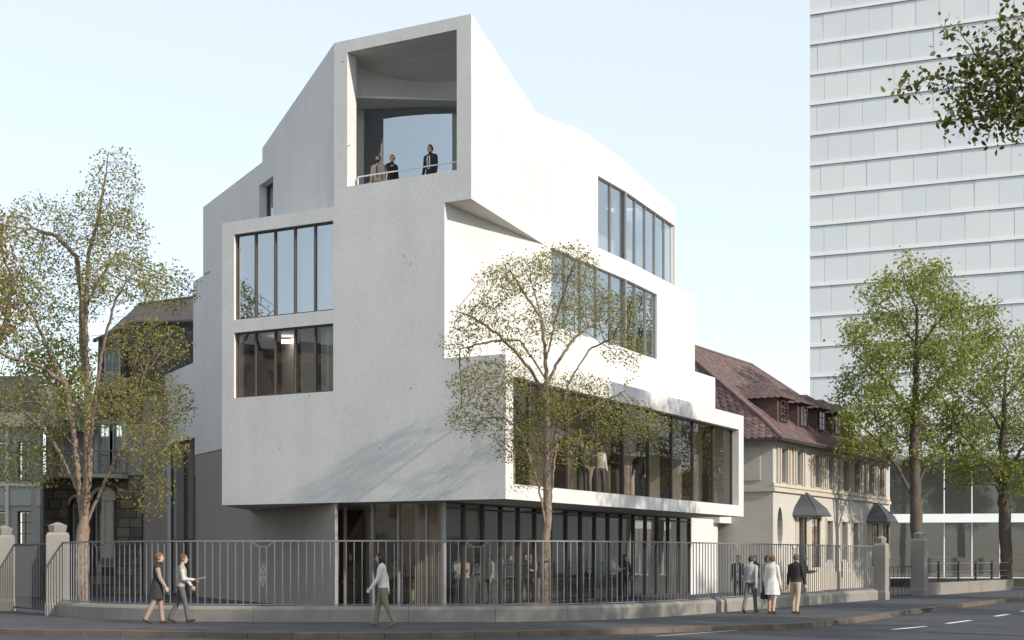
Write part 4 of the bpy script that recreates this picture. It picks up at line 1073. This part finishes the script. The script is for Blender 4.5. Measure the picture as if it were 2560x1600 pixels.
# rusty and green trees peeping behind the spring tree
make_tree('rust_tree', 'rust-coloured tree behind the spring tree at the plaster villa roof', -30, 1480, 74,
    [[(-40,1480),(-38,1200),(-35,950),(-30,800)], [(-35,950),(20,800),(40,700)], [(-35,900),(-80,760),(-100,680)]],
    [(-20,590,55,70,1.0), (10,690,60,60,1.0), (-70,700,70,80,.8), (0,790,70,60,.8), (-60,860,60,60,.6)], 31, 450, .32, .4, 3.5, .3, M['bark_dark'], M['leaf_rust'], .26, 7, .02, .3, tip=.009)
make_tree('garden_tree', 'dark leafed garden tree between the plaster villa roof and the slate mansard', 150, 1470, 78,
    [[(150,1470),(150,1200),(150,1000),(150,920)], [(150,1000),(100,930),(80,900)], [(150,980),(195,920),(215,900)]],
    [(150,890,60,45,1.0), (90,930,55,50,.9), (190,960,50,60,.9), (130,1000,70,60,.8)], 32, 450, .32, .4, 3.5, .3, M['bark_dark'], M['leaf_dark'], .26, 7, .02, .3, tip=.009)
# tree on the near pavement whose limb hangs into the view
def world_tree(name, label, base, seeds, blobs, seed, dens, step, kill, infl, r_base, bark, leafm, leaf, per, rmax, spread, tip):
    rs = np.random.RandomState(seed); at = []
    for (x, y, z, rx, rz, w) in blobs:
        n = int(dens*w); d = rs.normal(0, 1, (n, 3)); d /= np.linalg.norm(d, axis=1)[:, None]
        at.append(d*(rs.uniform(.1, 1, n)**.45)[:, None]*np.array([rx, rx, rz])+np.array([x, y, z]))
    pos, par = grow(seeds, np.concatenate(at), step, kill, infl, 120, rs); r, ch = radii(pos, par, tip, 2.3, r_base)
    wood, leaves = tree_meshes(pos, par, r, ch, bark, leafm, rs, leaf, per, rmax, spread, name, True)
    T = thing(name, label, 'tree', base)
    for nm, me in (('trunk', wood), ('crown', leaves)): link(bpy.data.objects.new(nm, me), T)
    return T
Yb = 20.5
def bp(u, v, Y=Yb): q = px(u, v, Y); return (q.x, q.y, q.z)
near = world_tree('overhanging_tree', 'near tree whose dark leafy limb hangs in front of the glass tower', (12.6, 20.5, 0),
    [[(12.6,20.5,-.1),(12.6,20.6,3),(12.4,20.5,6),(12.5,20.4,9),(12.6,20.3,12)], [(12.4,20.5,5.6),(10.4,20.5,7.2), bp(2600,260), bp(2520,240), bp(2430,215), bp(2340,190)], [(12.4,20.5,6.4),(14.5,21,8.5),(16,21.5,10)], [(12.5,20.4,8),(12,18,10),(12,16.5,11)], [(12.5,20.4,8.5),(12.4,22.5,10.5)],
     [bp(2520,240), bp(2450,150), bp(2400,80)], [bp(2560,250), bp(2470,270), bp(2390,290)]],
    [(13.2,20.2,10,3.6,3.0,3.2), (14.5,19,8,3,2.2,1.6), (14.5,22,11,2.6,2.5,1.4)]
    +[(*bp(u, v), ru*Yb/FPX, rv*Yb/FPX, w) for u, v, ru, rv, w in ((2530,200,75,85,1.0), (2560,290,60,60,.6), (2550,110,45,45,.35), (2440,150,55,35,.28), (2420,215,60,40,.35), (2330,200,60,22,.22), (2270,215,35,18,.10), (2400,280,55,45,.45), (2480,290,65,55,.6), (2545,40,35,30,.14), (2380,75,40,25,.12), (2560,330,30,30,.1))],
    41, 1500, .11, .16, 1.8, .24, M['bark_dark'], M['leaf_dark'], .105, 6, .0075, .10, .004)
# further street trees that stand outside the view (they are reflected in the glass and cast the dappled shade)
for i, (src, x, y, sc, rz, lb) in enumerate((
    (rt1, 17.5, 27.0, .82, 40, 'street tree on the far pavement next to the overhanging tree'),
    (rt1, 25.5, 35.5, 1.32, 150, 'tall street tree on the far pavement beyond the overhanging tree'),
    (rt2, 34, 67, .95, 60, 'street tree mirrored in the glazed ground floor, nearest the low wall'),
    (rt1, 42, 77, .9, 200, 'street tree mirrored in the glazed ground floor, middle of its row'),
    (rt2, 41, 60, 1.0, 280, 'street tree mirrored in the glazed ground floor, across the lane'),
    (rt2, -40, 27, 1.0, 120, 'street tree mirrored in the upper front window'),
    (rt1, 33, 46, .95, 310, 'street tree across the lane shading the iron railing'))):
    T = copy_tree_of(src, (x, y, 0), R(rz), sc); T['label'] = lb; T['group'] = 'street trees around the corner'
# apartment block across the side street (mirrored in the front windows)
def block(x0, x1, y0, y1, h, label, m, face):
    T = thing('apartment_block', label, 'building', ((x0+x1)/2, (y0+y1)/2, 0))
    MB().box(x0, x1, y0, y1, -.1, h).build('wall', m, T); MB().box(x0-.4, x1+.4, y0-.4, y1+.4, h, h+.5).build('roof', M['slate'], T)
    n = int((y1-y0)/3) if face == 'x' else int((x1-x0)/3)
    for k in range(int(h/3.4)):
        for i in range(n):
            z = 1.2+k*3.4
            if face == 'x': MB().box(x1-.1, x1+.03, y0+.9+i*3, y0+2.1+i*3, z, z+1.7).build('window', M['wood_dark'], T)
            else: MB().box(x0+.9+i*3, x0+2.1+i*3, y1-.1, y1+.03, z, z+1.7).build('window', M['wood_dark'], T)
block(-82, -66, -14, 44, 17.5, 'plain apartment block across the side street', M['pinkwall'], 'x')
block(52, 66, 58, 92, 9.0, 'low rendered house row across the lane', M['villa'], 'q')
# ------------------------------------------------------------ people
def pmat(name, c, rough=.8): return mat(name, c, rough, .08, 8, .05, 60)
PC = {}
def cloth(c):
    key = tuple(round(x, 3) for x in c)
    if key not in PC: PC[key] = pmat('cloth_%d' % len(PC), c)
    return PC[key]
SKIN = pmat('skin', (.50, .32, .24), .55)
def caps(p, q, r1, r2, n=10, sx=1.0, axis=None, m=3):
    """closed tapered capsule as (verts, faces)"""
    p, q = Vector(p), Vector(q); t = q-p; L = t.length; t = t.normalized() if L > 1e-6 else Vector((0,0,1))
    up = Vector(axis) if axis else (Vector((1,0,0)) if abs(t.x) < .9 else Vector((0,1,0)))
    a = (up-t*up.dot(t)).normalized(); b = t.cross(a); V = []; rings = []
    for i in range(m+1): th = math.pi/2*(1-i/m); rings.append((p-t*r1*math.sin(th), max(r1*math.cos(th), 1e-3)))
    for i in range(m+1): th = math.pi/2*i/m; rings.append((q+t*r2*math.sin(th), max(r2*math.cos(th), 1e-3)))
    R_ = []
    for c, r_ in rings: R_.append([c+a*(r_*sx*math.cos(2*math.pi*k/n))+b*(r_*math.sin(2*math.pi*k/n)) for k in range(n)])
    return R_
def lathe(stack, n=14):      # (z, rx, ry, cx, cy)
    return [[Vector((cx+rx*math.cos(2*math.pi*k/n), cy+ry*math.sin(2*math.pi*k/n), z)) for k in range(n)] for z, rx, ry, cx, cy in stack]
def rotx(v, a): c, s_ = math.cos(a), math.sin(a); return Vector((v.x, v.y*c-v.z*s_, v.z*c+v.y*s_))
def body(pose, cols, vox, coat=False, female=False):
    """facing +y, 1.75 m tall; returns mesh with material slots and the head frame"""
    mb = MB(); seg = []
    def cap(lab, p, q, r1, r2, **k): mb.rings(caps(p, q, r1, r2, **k)); seg.append((Vector(p), Vector(q), (r1+r2)/2, lab))
    lean = pose.get('lean', 0.03); sw = .178 if not female else .158; hw = .092 if not female else .098
    pel = Vector((0, 0, .94)); 
    def up(v): return pel+rotx(Vector(v)-pel, -lean)
    # torso
    k = 1.0 if not female else .92
    st = [(.86,.13,.10,0,0),(.93,.165,.118,0,-.01),(1.02,.150,.108,0,0),(1.12,.158*k,.112,0,.004),(1.24,.175*k,.122,0,.008),(1.36,.190*k,.118,0,0),(1.43,.165*k,.095,0,-.01),(1.475,.075,.065,0,-.012)]
    R_ = [[up(v) for v in ring] for ring in lathe(st)]; mb.rings(R_)
    seg += [(up((0,0,1.02)), up((0,0,1.42)), .14, 'top'), (Vector((-.07,0,.93)), Vector((.07,0,.93)), .11, 'leg')]
    for sx in (-1, 1): seg.append((up((sx*.10,0,1.1)), up((sx*.11,0,1.40)), .09, 'top'))
    cap('skin', up((0,-.01,1.45)), up((0,.012,1.56)), .055, .05)
    yaw = pose.get('yaw', 0.0)
    H = up((0,.02,1.64)); cy, sy_ = math.cos(yaw), math.sin(yaw)
    def hd(v): return H+Vector((v[0]*cy-v[1]*sy_, v[0]*sy_+v[1]*cy, v[2]))
    hs = [(-.118,.03,.03,0,.045),(-.10,.05,.058,0,.03),(-.06,.064,.082,0,.012),(0,.074,.096,0,0),(.05,.075,.098,0,-.004),(.09,.062,.082,0,-.008),(.118,.03,.042,0,-.01)]
    mb.rings([[hd(v) for v in ring] for ring in lathe(hs)]); seg.append((hd((0,.01,-.05)), hd((0,0,.04)), .08, 'skin'))
    cap('skin', hd((0,.088,.01)), hd((0,.112,-.03)), .011, .017)                      # nose
    cap('skin', hd((-.022,.082,-.062)), hd((.022,.082,-.062)), .012, .012)           # lips
    for sx in (-1, 1): cap('skin', hd((sx*.076,-.008,.018)), hd((sx*.074,-.004,-.03)), .016, .010)
    # legs
    for sx, (sw_, kb, ab) in zip((-1, 1), pose.get('legs', ((.0,.0,.02),(.0,.0,.02)))):
        hip = Vector((sx*hw, 0, .90)); th = Vector((sx*ab, math.sin(sw_), -math.cos(sw_))).normalized(); kn = hip+th*.42
        sh = Vector((sx*ab*.3, math.sin(sw_-kb), -math.cos(sw_-kb))).normalized(); an = kn+sh*.41
        L1 = cols.get('leg_skin'); lab = 'skin' if L1 else 'leg'
        cap('leg', hip+Vector((-sx*.01,0,.02)), hip.lerp(kn,.6), .095, .080); cap(lab if coat else 'leg', hip.lerp(kn,.5), kn, .078, .064)
        cap(lab, kn, kn.lerp(an,.4), .055 if L1 else .066, .054 if L1 else .064); cap(lab, kn.lerp(an,.35), an, .053 if L1 else .064, .038 if L1 else .060)
        fd = pose.get('foot', (0.0, 0.0))[0 if sx < 0 else 1]; f = Vector((sx*.12, math.cos(fd), math.sin(fd))).normalized()
        cap('shoe', an-f*.035+Vector((0,0,-.045)), an+f*.08+Vector((0,0,-.05)), .037, .042); cap('shoe', an+f*.05+Vector((0,0,-.055)), an+f*.165+Vector((0,0,-.058)), .04, .03)
        cap('shoe', an+Vector((0,0,.0)), an+Vector((0,0,-.04)), .04, .04)
    # arms
    ends = []
    for sx, (sw_, eb, ab) in zip((-1, 1), pose.get('arms', ((.05,.2,.12),(-.05,.2,.12)))):
        s0 = up((sx*sw, -.005, 1.405)); d1 = Vector((sx*ab, math.sin(sw_), -math.cos(sw_))).normalized(); el = s0+d1*.29
        d2 = Vector((sx*(ab*.5-pose.get('inw', .0)), math.sin(sw_+eb), -math.cos(sw_+eb))).normalized(); wr = el+d2*.25
        la = 'arm'
        cap('top', up((sx*.045,-.012,1.475)), up((sx*.15,-.006,1.425)), .046, .056)
        cap('top', up((sx*sw*.6,0,1.41)), s0, .07, .063); cap(la, s0, el, .066, .054); cap(la, el, wr, .053, .042)
        s2 = d1.cross(d2); s2 = s2.normalized() if s2.length > 1e-4 else Vector((sx,0,0))
        side = Vector((0,1,0)) if abs(d2.y) < .8 else Vector((1,0,0)); side = (side-d2*side.dot(d2)).normalized(); pal = d2.cross(side)*sx
        hp = wr+d2*.045; cap('skin', wr-d2*.01, wr+d2*.02, .028, .030); cap('skin', hp-side*.018, hp+side*.018, .026, .026); cap('skin', hp+d2*.035-side*.022, hp+d2*.035+side*.022, .022, .022)
        for j, (o_, l_) in enumerate(((-.030,.062),(-.010,.078),(.010,.082),(.030,.072))):
            a0 = hp+d2*.045+side*o_; a1 = a0+(d2*.8+pal*.35).normalized()*l_*.55; a2 = a1+(d2*.35+pal*.9).normalized()*l_*.5
            cap('skin', a0, a1, .0095, .009, n=6); cap('skin', a1, a2, .009, .0075, n=6)
        b0 = hp+side*.028; b1 = b0+(side*.7+d2*.6+pal*.3).normalized()*.045; cap('skin', b0, b1, .012, .010, n=6); cap('skin', b1, b1+(d2+pal*.6).normalized()*.03, .0095, .008, n=6)
        ends.append(hp+d2*.04)
    me = mb.mesh('body_src', SKIN)
    ob = bpy.data.objects.new('tmp', me); col.objects.link(ob)
    m = ob.modifiers.new('r', 'REMESH'); m.mode = 'VOXEL'; m.voxel_size = vox; m.use_smooth_shade = True
    sm_ = ob.modifiers.new('s', 'SMOOTH'); sm_.factor = .5; sm_.iterations = 3 if vox < .01 else 1
    dg = bpy.context.evaluated_depsgraph_get(); ev = ob.evaluated_get(dg); out = bpy.data.meshes.new_from_object(ev)
    bpy.data.objects.remove(ob)
    labs = ['skin', 'top', 'leg', 'shoe', 'arm']
    out.materials.clear()
    for l in labs: out.materials.append(SKIN if l == 'skin' else cloth(cols.get(l, cols['top'])))
    n = len(out.polygons); c = np.zeros(n*3, np.float32); out.polygons.foreach_get('center', c); c = c.reshape(-1, 3)
    best = np.full(n, 1e9); idx = np.zeros(n, np.int32)
    for p, q, r_, lab in seg:
        p = np.array(p); q = np.array(q); d = q-p; L2 = max((d*d).sum(), 1e-9); t = np.clip(((c-p)@d)/L2, 0, 1)
        e = np.linalg.norm(c-(p+t[:, None]*d), axis=1)-r_; b = e < best; best[b] = e[b]; idx[b] = labs.index(lab)
    tl_ = (idx == 1) | (idx == 2); hem = pose.get('hem', .93); idx[tl_] = np.where(c[tl_][:, 2] > hem, 1, 2)
    out.polygons.foreach_set('material_index', idx); out.polygons.foreach_set('use_smooth', [True]*n); out.name = 'body'
    return out, hd, up, ends
def person(label, loc, face, pose, cols, h=1.75, vox=.014, hair=(.06,.045,.03), long_hair=False, skirt=None, bald=False, bag=None, female=False, group=None, tie=None, beard=False, held=None):
    """face: world heading angle of the +y axis; one continuous body, hair and loose clothing as children"""
    T = bpy.data.objects.new('person', None); T.location = loc; T.rotation_euler = (0, 0, face); T.scale = (h/1.76,)*3; col.objects.link(T); tag(T, label, 'person', group)
    me, hd, up, ends = body(pose, cols, vox, coat=bool(skirt), female=female)
    lowest = min(v.co.z for v in me.vertices)
    dz = Vector((0, 0, -lowest))
    def child(name, m):
        o = bpy.data.objects.new(name, m); col.objects.link(o); o.parent = T; o.location = dz; return o
    child('body', me)
    mb = MB(); n, rows = 16, 9; grid = []
    for i in range(rows+1):
        ph = math.pi*i/rows; ring = []
        for k in range(n):
            a = 2*math.pi*k/n; wv = 1+.05*math.sin(7*a+i*2.1)*math.sin(ph)
            x_, y_, z_ = .087*math.sin(ph)*math.cos(a)*wv, .109*math.sin(ph)*math.sin(a)*wv-.008, .125*math.cos(ph)*wv+.012
            if long_hair and z_ < 0 and y_ < .03: z_ = z_*1.5; x_ *= 1.1
            ring.append((x_, y_, z_))
        grid.append(ring)
    for i in range(rows):
        for k in range(n):
            q = [grid[i][k], grid[i][(k+1) % n], grid[i+1][(k+1) % n], grid[i+1][k]]; cy_ = sum(p[1] for p in q)/4; cz_ = sum(p[2] for p in q)/4
            lim = .075 if cy_ > .055 else (.03 if cy_ > .02 else (-.055 if not long_hair else -.3))
            if bald: lim = 1 if cy_ > -.03 else (-.03 if cz_ < .05 else 1)
            if cz_ > lim and not (bald and cz_ > .05): mb.face([hd(p) for p in q])
    hair = tuple(x*.55 for x in hair)
    if mb.f: child('hair', mb.mesh('hair', cloth(hair), True))
    if beard:
        b = MB(); b.rings(caps(hd((-.03,.062,-.075)), hd((.03,.062,-.075)), .035, .035)); b.rings(caps(hd((0,.07,-.08)), hd((0,.07,-.105)), .035, .03)); child('beard', b.mesh('beard', cloth(hair), True))
    e = MB()
    for sx in (-1, 1): e.rings(caps(hd((sx*.03,.086,.012)), hd((sx*.036,.085,.012)), .009, .009, n=6))
    child('eyes', e.mesh('eyes', cloth((.03,.02,.015)), True))
    if skirt:
        zb_, col_ = skirt; N = 20; s_ = MB(); st = [(1.10,.155,.118,0,0),(1.03,.162,.125,0,0),(.94,.195,.150,0,0),(zb_+.1,.235,.195,0,.0),(zb_,.25,.21,0,.0)]
        R_ = []
        for j, (z, rx, ry, cx, cy) in enumerate(st):
            R_.append([up((rx*(1+.05*j/4*math.sin(5*2*math.pi*k/N))*math.cos(2*math.pi*k/N), ry*(1+.07*j/4*math.sin(6*2*math.pi*k/N+1))*math.sin(2*math.pi*k/N), z)) for k in range(N)])
        inn_ = [[up((p.x*.96, p.y*.96, p.z)) if False else Vector((p.x*.955, p.y*.955, p.z)) for p in r_] for r_ in R_]
        for a, b in zip(R_, R_[1:]):
            for k in range(N): s_.face([a[k], a[(k+1)%N], b[(k+1)%N], b[k]])
        for a, b in zip(inn_, inn_[1:]):
            for k in range(N): s_.face([a[k], a[(k+1)%N], b[(k+1)%N], b[k]])
        child('coat_skirt', s_.mesh('coat_skirt', cloth(col_), True))
    if tie:
        b = MB(); b.rings([[up((-w, y_, z)), up((w, y_, z)), up((w, y_+.01, z)), up((-w, y_+.01, z))] for z, w, y_ in ((1.02,.02,.112),(1.12,.055,.113),(1.3,.06,.122),(1.42,.045,.10))]); child('shirt_front', b.mesh('shirt_front', cloth(tie)))
        b = MB(); b.rings([[up((-w, y_, z)), up((w, y_, z)), up((w, y_+.008, z)), up((-w, y_+.008, z))] for z, w, y_ in ((1.06,.018,.128),(1.3,.018,.134),(1.42,.014,.112))]); child('tie', b.mesh('tie', cloth((.03,.03,.04))))
    def hold(name, lab, cat, m):
        o = bpy.data.objects.new(name, m); col.objects.link(o); o.rotation_euler = (0, 0, face); o.scale = T.scale
        o.location = Vector(loc)+dz*T.scale[0]; tag(o, lab, cat)
    if bag:
        p = ends[0]+Vector((0,0,-.02)); b = MB(); b.rings([[p+Vector((x_*w, y_*w2, z)) for x_, y_ in ((-1,-1),(1,-1),(1,1),(-1,1))] for z, w, w2 in ((-.34,.06,.16),(-.30,.075,.185),(-.16,.07,.175),(-.10,.045,.14))])
        b.tube([p+Vector((0,-.10,-.11)), p+Vector((0,-.07,0)), p+Vector((0,.07,0)), p+Vector((0,.10,-.11))], .010, 6); hold('handbag', 'dark leather handbag hanging from the hand of the white trench coat', 'handbag', b.mesh('handbag', cloth(bag)))
    if held:
        p = ends[1]; b = MB()
        for k in range(3): b.hexa([p+Vector((-.11+.01*k, -.05, .01+.004*k)), p+Vector((.11+.01*k, -.05, .01+.004*k)), p+Vector((.11, .22, .07+.004*k)), p+Vector((-.11, .22, .07+.004*k))]+[p+Vector((-.11+.01*k, -.05, .012+.004*k)), p+Vector((.11+.01*k, -.05, .012+.004*k)), p+Vector((.11, .22, .072+.004*k)), p+Vector((-.11, .22, .072+.004*k))])
        hold('paper_sheets', held, 'papers', b.mesh('paper_sheets', cloth((.7,.7,.68))))
    return T
STAND = dict(arms=((.05,.25,.14),(.0,.25,.14)), legs=((.03,.04,.05),(-.03,.02,.05)))
STAND2 = dict(arms=((.35,1.3,.16),(.3,1.2,.16)), inw=.25, legs=((.06,.10,.06),(-.02,.0,.06)), yaw=.4)
STAND3 = dict(arms=((.0,.3,.14),(.5,1.5,.18)), legs=((-.02,.02,.07),(.05,.1,.05)), yaw=-.5)
WALK = dict(arms=((.30,.35,.12),(-.35,.25,.12)), legs=((-.24,.22,.02),(.27,.10,.02)), foot=(-.4,.18), lean=.06)
WALK2 = dict(arms=((-.22,.2,.14),(.24,.3,.14)), legs=((.2,.10,.02),(-.2,.25,.02)), foot=(.1,-.35), lean=.06)
WALK3 = dict(arms=((-.10,.12,.15),(.12,.2,.15)), legs=((.13,.10,.03),(-.15,.12,.03)), foot=(.0,-.2), lean=.04)
V8 = .0085
dR = math.atan2(.843, .537)-math.pi/2      # heading along the right-hand pavement
def gpl(u, v, dy=0): x_, y_ = gp(u, v); return (x_, y_, 0)
person('person in pale grey jacket and grey trousers walking away along the railing', gpl(1876, 1534), dR, WALK, dict(top=(.36,.36,.35), leg=(.13,.13,.13), shoe=(.03,.025,.02)), 1.66, V8, (.10,.06,.035))
person('person in white belted trench coat walking with a dark handbag beside the railing', gpl(1930, 1535), dR, WALK3, dict(top=(.62,.61,.58), leg=(.04,.04,.04), shoe=(.05,.03,.02), leg_skin=True), 1.66, V8, (.22,.10,.045), female=True, skirt=(.56,(.62,.61,.58)), bag=(.025,.02,.02))
person('person in black jumper and beige chinos walking away beside the railing', gpl(1989, 1535), dR-.05, WALK3, dict(top=(.022,.020,.02), leg=(.40,.32,.24), shoe=(.03,.02,.015)), 1.70, V8, (.18,.14,.11))
person('person in loose white shirt and khaki trousers striding along the pavement', gpl(957, 1569), R(90), WALK, dict(top=(.62,.58,.54), leg=(.22,.18,.13), shoe=(.16,.11,.08), arm=(.62,.58,.54)), 1.72, V8, (.05,.03,.02), female=True, long_hair=True)
person('person in black coat and beige jumper walking past the plinth', (-8.75, 34.75, 0), R(-80), WALK2, dict(top=(.03,.028,.028), arm=(.30,.24,.18), leg=(.32,.23,.19), shoe=(.06,.04,.03)), 1.73, V8, (.24,.15,.09), female=True, skirt=(.62,(.03,.028,.028)))
person('person in light shirt carrying papers, a step ahead of the black coat', (-8.2, 34.95, 0), R(-78), dict(WALK, arms=((.30,.35,.12),(.15,1.35,.12))), dict(top=(.34,.30,.27), arm=(.5,.47,.44), leg=(.10,.10,.105), shoe=(.04,.035,.03)), 1.69, V8, (.16,.11,.07), held='white paper sheets in the hand of the light shirt walker')
# people on the loggia
def lg(u, back): P_ = PF.off(-back); q = P_.xy(P_.s(u)); return (q[0], q[1], 12.6)
person('bearded person in beige jacket at the loggia rail', lg(946, .85), R(165), STAND, dict(top=(.42,.33,.25), leg=(.08,.08,.09), shoe=(.03,.03,.03)), 1.76, V8, (.04,.03,.022), beard=True, tie=(.3,.3,.3))
person('person in black top with pinned up hair turning away on the loggia', lg(979, .95), R(215), STAND3, dict(top=(.025,.023,.025), leg=(.6,.56,.5), shoe=(.03,.03,.03)), 1.74, V8, (.20,.12,.06), female=True)
person('person in dark suit with white shirt and tie on the loggia', lg(1077, .8), R(150), STAND, dict(top=(.022,.022,.025), leg=(.022,.022,.025), shoe=(.02,.02,.02)), 1.8, V8, (.05,.035,.025), tie=(.7,.7,.7))
# visitors in the lobby and in the forecourt behind the railing: a few bodies, each placed singly
protos = []
def visitor(u, Y, z, face, k, lab):
    x_ = (u-1280)/FPX*Y
    if k >= len(protos):
        specs = [(STAND, dict(top=(.03,.032,.036), leg=(.03,.03,.034), shoe=(.02,.02,.02)), (.05,.035,.025), False), (STAND2, dict(top=(.55,.54,.52), leg=(.04,.04,.05), shoe=(.4,.4,.4)), (.04,.03,.02), False),
                 (STAND3, dict(top=(.20,.22,.26), leg=(.16,.13,.10), shoe=(.03,.03,.03)), (.12,.07,.04), True), (WALK3, dict(top=(.26,.2,.16), leg=(.05,.05,.06), shoe=(.03,.03,.03)), (.25,.16,.08), True),
                 (STAND2, dict(top=(.05,.05,.055), leg=(.34,.30,.25), shoe=(.04,.03,.02)), (.3,.3,.29), False), (STAND, dict(top=(.48,.44,.40), leg=(.10,.11,.14), shoe=(.03,.03,.03)), (.03,.02,.02), True)]
        p, c, hr, fem = specs[k]; T = person(lab, (x_, Y, z), face, p, c, rnd.uniform(1.68, 1.8), .013, hr, fem, female=fem, group='visitors around the glazed ground floor'); protos.append(T)
    else:
        T = copy_tree_of(protos[k], (x_, Y, z), face, protos[k].scale[0]*rnd.uniform(.97, 1.03)); T['label'] = lab
    T['group'] = 'visitors around the glazed ground floor'
for a in ((877, 46.6, .02, R(170), 0, 'visitor in dark suit alone behind the narrow front pane'), (1147, 46.6, .02, R(200), 1, 'visitor in white shirt near the glass corner with arms raised'), (1040, 47.4, .02, R(20), 4, 'grey-haired visitor in black seen from behind near the curtain'),
          (1164, 47.0, .02, R(60), 5, 'visitor in pale top chatting just right of the glass corner'), (1196, 47.4, .02, R(180), 2, 'long-haired visitor in blue-grey top inside the lobby'), (1226, 48.2, .02, R(120), 3, 'visitor in brown top walking inside the lobby'),
          (985, 49.0, .02, R(190), 3, 'visitor in brown top by the dark doorway'), (1000, 48.6, .02, R(240), 2, 'long-haired visitor by the dark doorway'), (1272, 48.6, .02, R(240), 0, 'visitor in dark suit in the middle of the lobby group'), (1292, 49.4, .02, R(80), 4, 'grey-haired visitor at the back of the lobby group'),
          (1312, 48.9, .02, R(200), 0, 'visitor in dark suit left of the slim tree trunk'), (1328, 49.2, .02, R(150), 1, 'visitor in white shirt left of the slim tree trunk'), (1345, 50.0, .02, R(100), 2, 'long-haired visitor half hidden by the slim tree trunk'),
          (1498, 54.2, .02, R(60), 4, 'grey-haired visitor beside the lobby counter'), (1532, 55.0, .02, R(230), 1, 'visitor in white shirt leaning at the lobby counter'), (1562, 55.6, .02, R(200), 0, 'visitor in dark suit at the far end of the lobby counter'),
          (1845, 47.5, 0, R(170), 0, 'visitor in dark clothes standing in the forecourt left of the walkers'), (1889, 48.4, 0, R(120), 2, 'long-haired visitor in the forecourt behind the grey jacket'), (1917, 49.0, 0, R(200), 3, 'visitor in brown top in the forecourt behind the trench coat'), (2008, 49.5, 0, R(240), 4, 'grey-haired visitor in the forecourt behind the black jumper'),
          (1455, 47.2, Z0+.40, R(170), 0, 'visitor in dark suit at the upper box window'), (1480, 47.9, Z0+.40, R(60), 2, 'long-haired visitor at the upper box window'), (1500, 48.5, Z0+.40, R(200), 3, 'visitor in brown top at the upper box window'), (1538, 50.0, Z0+.40, R(140), 4, 'grey-haired visitor at the upper box window'), (1598, 51.6, Z0+.40, R(160), 0, 'visitor in dark suit alone at the far part of the upper box window')):
    visitor(*a)
# lobby counter
LC = thing('lobby_counter', 'long dark wooden counter inside the glazed ground floor', 'counter', (5.0, 56.6, 0))
PCn = Plane((px(1480,0,55.6).x, 55.6), Rd, (1,-.5))
MB().pbox(PCn, 0, 3.4, .02, 1.0, -.6, 0).build('front', M['wood_dark'], LC); MB().pbox(PCn, -.06, 3.46, 1.002, 1.05, -.66, .06).build('top', M['bronze'], LC)
